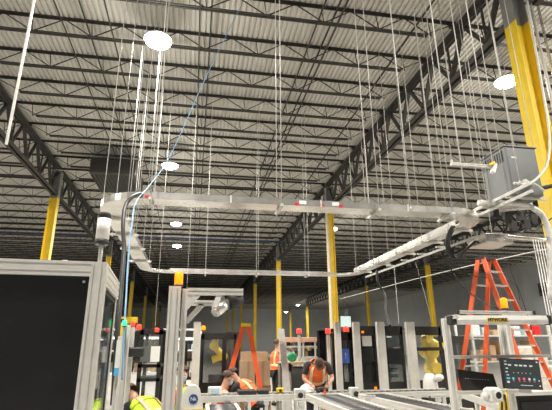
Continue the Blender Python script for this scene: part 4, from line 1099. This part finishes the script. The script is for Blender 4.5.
# beacons -------------------------------------------------------------------
def bpix(px, py, y, r, h, m, hot, label, light=.3, col=(1, .1, .05)):
    c = at(px, py, y=y); return beacon((c.x, y, c.z-h*.6), r, h, label, m, hot, light=light, col=col, group=None)
bpix(124.5, 323, 4.2, .02, .05, 'greenl', 0, 'small bright green indicator lamp on the slim post at left', .12, (.1, 1, .3))
bpix(133, 324, 6.4, .03, .07, 'red', 0, 'small orange red beacon, left of two above the papered cell', .1)
bpix(139, 327, 6.6, .035, .08, 'red', 0, 'small red beacon, right of two above the papered cell', .1)
bpix(157, 330, 6.6, .03, .06, 'red', 0, 'dim red beacon at the right end of the papered cell', .08)
bpix(183.5, 331, 8.3, .042, .09, 'red', 0, 'red beacon just right of the tall double post', .3)
bpix(203.5, 328, 9.8, .045, .1, 'amber', 0, 'amber beacon on the corner of the small robot cell', .4, (1, .4, .05))
bpix(299, 331, 11.0, 0.065, .13, 'red', 0, 'red beacon above the white shelving', .6)
bpix(328, 331, 9.1, .055, .11, 'red', 0, 'red beacon at the foot of the piped yellow column', .5)
bpix(346, 329, 9.2, .06, .12, 'red', 0, 'red beacon above the narrow cell with blue screen', .6)
# masts so the beacons stand on something
for px, py, y, lab in ((133, 324, 6.4, 'thin mast under the left of two small beacons at left'), (183.5, 331, 8.3, 'thin white mast under the red beacon right of the double post'), (328, 331, 9.1, 'thin mast under the red beacon at the foot of the piped column'), (299, 331, 11.0, 'thin mast under the red beacon above the shelving')):
    c = at(px, py, y=y); h = {133: .042, 183.5: .054, 328: .066, 299: .078}[px]
    tag(MB().box((c.x-.03, y-.03, 0), (c.x+.03, y+.03, c.z-h)).build('mast', 'alu'), lab, 'mast')

# ================================================================== SHELVES, BOXES
def shelf(px0, px1, y, depth, ztop, levels, label, m='white', fill=True):
    x0 = at(px0, 350, y=y).x; x1 = at(px1, 350, y=y).x
    t = thing('shelving', label, 'shelf', ((x0+x1)/2, y+depth/2, 0))
    for x in (x0, x1):
        for yy in (y, y+depth): MB().box((x-.03, yy-.03, 0), (x+.03, yy+.03, ztop)).build('upright', m, t)
    for z in levels: MB().box((x0, y-.02, z-.03), (x1, y+depth+.02, z+.01)).build('shelf_board', m, t)
    return t, x0, x1
def clutter(x0, x1, y, z, n, where, hmax=.18, ms=('blackm', 'zinc', 'white', 'blackm', 'trans', 'cardboard')):
    w_ = (x1-x0)/n
    for k in range(n):
        m = random.choice(ms); h = hmax*(.45+.55*random.random()); xa = x0+k*w_+.02; xb = xa+w_*(.55+.3*random.random())
        b = MB().box((xa, y, z), (xb, y+.25, z+h), bev=.012); b.box((xa-.005, y-.005, z+h*.8), (xb+.005, y+.255, z+h*.9))
        cn = {'blackm': 'black', 'zinc': 'silvery', 'white': 'white', 'trans': 'grey', 'cardboard': 'brown', 'mask': 'bluish', 'redp': 'red'}[m]
        tag(b.build('storage_bin', m), '%s storage bin, %s from the left %s' % (cn, ordinal(k+1), where), 'bin', 'bins '+where)
y = 11.2; z1_ = at(300, 342, y=y).z
t, x0, x1 = shelf(285, 325, y, .6, z1_+.12, [z1_+.1, z1_-.1, z1_-.35, .85, .4], 'white shelving rack behind the bending man')
MB().box((x0, y-.05, z1_+.0), (x1, y-.02, z1_+.1)).build('header_sign', 'pinktape', t)
for q in (.45, .75): MB().box((x0+(x1-x0)*q-.02, y-.03, .4), (x0+(x1-x0)*q+.02, y, z1_)).build('divider', 'white', t)
clutter(x0+.05, x1-.05, y+.1, z1_-.09, 7, 'on the top shelf of the white rack', .15)
clutter(x0+.05, x1-.05, y+.1, z1_-.34, 8, 'on the second shelf of the white rack', .2)
clutter(x0+.05, x1-.05, y+.1, .86, 6, 'on the lowest shelf of the white rack', .35)
# wooden crate lid in front and green roll
yb = 10.3; a = at(285, 362, y=yb); b2 = at(326, 366, y=yb)
t = thing('wooden_bench', 'pale wooden bench top in front of the white rack', 'bench', ((a.x+b2.x)/2, yb, 0))
MB().box((a.x, yb-.2, a.z-.05), (b2.x, yb+.3, a.z)).build('top', 'wood', t)
for x in (a.x+.06, b2.x-.06):
    for yy in (yb-.15, yb+.25): MB().box((x-.03, yy-.03, 0), (x+.03, yy+.03, a.z-.05)).build('leg', 'alu', t)
MB().box((a.x+.1, yb-.1, .5), (a.x+.65, yb+.2, a.z-.1), bev=.02).build('drawer_unit', 'trans', t)
c = at(292, 355, y=yb)
t = thing('green_roll', 'green tape roll standing on the wooden bench', 'roll', (c.x, yb, a.z))
MB().lathe((c.x, yb-.06, a.z+.1), [(.04, 0), (.1, 0), (.1, .12), (.04, .12)], seg=20, axis=(0, 1, 0)).build('roll', 'green', t)
# leaning grey post at 283
a = at(281, 329, y=9.6); b2 = at(287, 390, y=9.4)
dd = (b2-a); f = a.z/(a.z-b2.z); b3 = a+dd*f
tag(MB().ext(a, b3, .13, .05).build('leaning_profile', 'zinc'), 'long pale profile standing upright left of the white rack', 'profile')
t, x0, x1 = cell(282, 291, 9.7, 1.25, .5, 'low grey cabinet beside the pale upright profile', front='trans', body='zinc')
# cardboard boxes
for i, (a, b_, ya, zt_, zb_) in enumerate(((243, 268, 11.4, 352, 362), (242, 255, 11.3, 363, 385), (256, 270, 11.3, 361, 385), (241, 271, 11.35, 386, 400))):
    x0 = at(a, 360, y=ya).x; x1 = at(b_, 360, y=ya).x; zt__ = at(255, zt_, y=ya).z; zb__ = at(255, zb_, y=ya).z
    if i == 0: zb__ = at(255, 361, y=11.3).z+.0
    if i in (1, 2): zb__ = at(255, 386, y=ya).z
    if i == 1: zt__ = at(255, 361, y=ya).z
    if i == 3: zt__ = at(255, 386, y=11.3).z-.003; zb__ = 0
    lab = ('wide cardboard box on top of the stack behind the small ladder', 'cardboard box, middle left of the stack', 'cardboard box, middle right of the stack', 'large cardboard box at the bottom of the stack')[i]
    t = thing('cardboard_box', lab, 'box', ((x0+x1)/2, ya+.3, zb__+.002), 0)
    MB().box((x0, ya, zb__+.002), (x1, ya+.6, zt__)).build('carton', 'cardboard', t)
    MB().box(((x0+x1)/2-.03, ya-.002, zb__+.01), ((x0+x1)/2+.03, ya+.6, zt__+.001)).build('packing_tape', 'tape', t)
# shelves behind large ladder
t, x0, x1 = shelf(474, 552, 12.0, .8, 2.3, [1.15, 1.85, .4], 'pale shelving with brown goods behind the large ladder', m='zinc')
for k in range(6):
    xa = x0+.2+k*.33
    tag(MB().box((xa, 12.05, 1.16), (xa+.2, 12.5, 1.16+.3+.25*((k*7) % 3)/2), bev=.02).build('brown_carton', 'cardboard'), 'brown carton behind the large ladder, %s from the left' % ordinal(k+1), 'box', 'brown cartons behind the ladder')
M['pack'] = mat('pale packaging', (.7, .66, .6), .6, 0, .15, 9)
clutter(x0+.05, x1-.05, 12.1, 1.86, 7, 'on the top shelf behind the large ladder', .3, ('white', 'mask', 'cardboard', 'redp', 'white'))
xr0 = at(520, 350, y=11).x
for k in range(3):
    tag(MB().box((xr0+k*.42, 11., 0), (xr0+k*.42+.38, 11.5, 1.55-.25*k), bev=.03).build('wrapped_carton', 'pack'), 'tall pale wrapped carton at the right edge, %s from the left' % ordinal(k+1), 'box', 'wrapped cartons')
# clutter machines left of the small robot cell and beyond
t, x0, x1 = shelf(186, 197, 9.6, .5, 1.7, [1.0, 1.35, 1.68], 'narrow rack right of the tall double post', m='blackm')
clutter(x0+.03, x1-.03, 9.65, 1.01, 3, 'on the middle board of the narrow rack', .2)
clutter(x0+.03, x1-.03, 9.65, 1.36, 3, 'on the upper board of the narrow rack', .2)
t, x0, x1 = shelf(100, 200, 14., .8, 2.1, [.9, 1.5, 2.1], 'long pale rack in the background at left', m='white')
clutter(x0+.05, x1-.05, 14.1, .91, 12, 'on the lower board of the long background rack', .35, ('zinc', 'blackm', 'trans', 'blackm', 'cardboard'))
clutter(x0+.05, x1-.05, 14.1, 1.51, 12, 'on the upper board of the long background rack', .35, ('white', 'zinc', 'blackm', 'trans', 'blackm', 'mask'))
for i, (a, b_, py) in enumerate(((140, 168, 339), (168, 200, 340), (110, 134, 339))):
    x0 = at(a, py, y=13).x; x1 = at(b_, py, y=13).x; z = at(a, py, y=13).z
    t = thing('strip_lamp', ('middle', 'right', 'left')[i]+' lit strip lamp above the background rack at left', 'lamp', ((x0+x1)/2, 13, z), 0)
    MB().box((x0+.03, 12.95, z), (x1-.03, 13.05, z+.03)).build('tube', 'tube', t); MB().box((x0, 12.93, z+.03), (x1, 13.07, z+.07)).build('housing', 'white', t)
    MB().cyl(((x0+x1)/2, 13, z+.06), ((x0+x1)/2, 13, 10.3), .006, seg=6).build('hanger_rod', 'zinc', t)
# mid-hall machines right of the small robot cell up to the boxes
t, x0, x1 = cell(226, 240, 12.5, 1.95, 1., 'dark far machine behind the small ladder', front='black')
t, x0, x1 = cell(327, 341, 10.2, 1.95, .8, 'black glazed machine right of the white rack', front='tint')
t, x0, x1 = cell(446, 470, 11.0, 1.8, 1., 'dark machine behind the workstation post', front='tint')
# exit sign on far wall
c = at(346, 321.5, y=60)
t = thing('lit_sign', 'small lit pale sign hanging far away above the red beacon', 'sign', (c.x, c.y, c.z))
MB().box((c.x-.7, 60, c.z-.7), (c.x+.7, 60.2, c.z+.7)).build('face', 'exitl', t); MB().cyl((c.x, 60.1, c.z+.7), (c.x, 60.1, 10.3), .03).build('hanger_rod', 'zinc', t)
# wall switchbox far right
c = at(546, 289, x=37.9)
t = thing('wall_cabinet', 'dark rectangular cabinet fixed high on the right wall', 'cabinet', (37.85, c.y, c.z-.6))
MB().box((37.6, c.y-.8, c.z-.7), (38., c.y+.8, c.z+.7), bev=.03).build('housing', 'trans', t); MB().box((37.57, c.y-.5, c.z-.4), (37.6, c.y+.5, c.z+.4)).build('door', 'blackm', t)

# black cabinet under the touch panel
x0 = at(518, 400, y=3.85).x; x1 = at(556, 400, y=3.85).x; zt_ = at(530, 392, y=3.85).z
t = thing('equipment_cabinet', 'black equipment cabinet at the bottom right corner behind the touch panel', 'cabinet', ((x0+x1)/2, 4.0, 0))
MB().box((x0, 3.87, .05), (x1, 4.12, zt_-.03), bev=.01).build('body', 'blackm', t); MB().box((x0-.02, 3.85, zt_-.03), (x1+.02, 4.14, zt_)).build('top_plate', 'alu', t)
MB().box((x0+.03, 3.855, .1), (x1-.03, 3.87, zt_-.08)).build('door', 'black', t)
for xx in (x0+.05, x1-.05):
    for yy in (3.92, 4.07): MB().cyl((xx, yy, 0), (xx, yy, .05), .025).build('foot', 'rubber', t)

# small drives and sensors along the conveyors
for i, (px, py, y) in enumerate(((228, 396, 7.35), (262, 398, 7.35), (372, 396, 7.3), (392, 398, 7.3), (412, 396, 7.3), (434, 399, 7.3))):
    c = at(px, py, y=y)
    t = thing('conveyor_motor', 'small dark drive motor on the near side of the conveyor, %s from the left' % ordinal(i+1), 'motor', (c.x, y, 0), 0, 'small conveyor drives')
    MB().cyl((c.x-.07, y, .74), (c.x+.05, y, .74), .045, seg=12).cyl((c.x+.05, y, .74), (c.x+.08, y, .74), .035, seg=12).build('motor', 'blackm', t)
    MB().box((c.x-.03, y-.03, 0), (c.x+.01, y+.03, .70)).build('stand', 'alu', t)
    MB().box((c.x-.05, y+.03, .70), (c.x+.05, y+.09, .80), bev=.01).build('gearbox', 'trans', t)
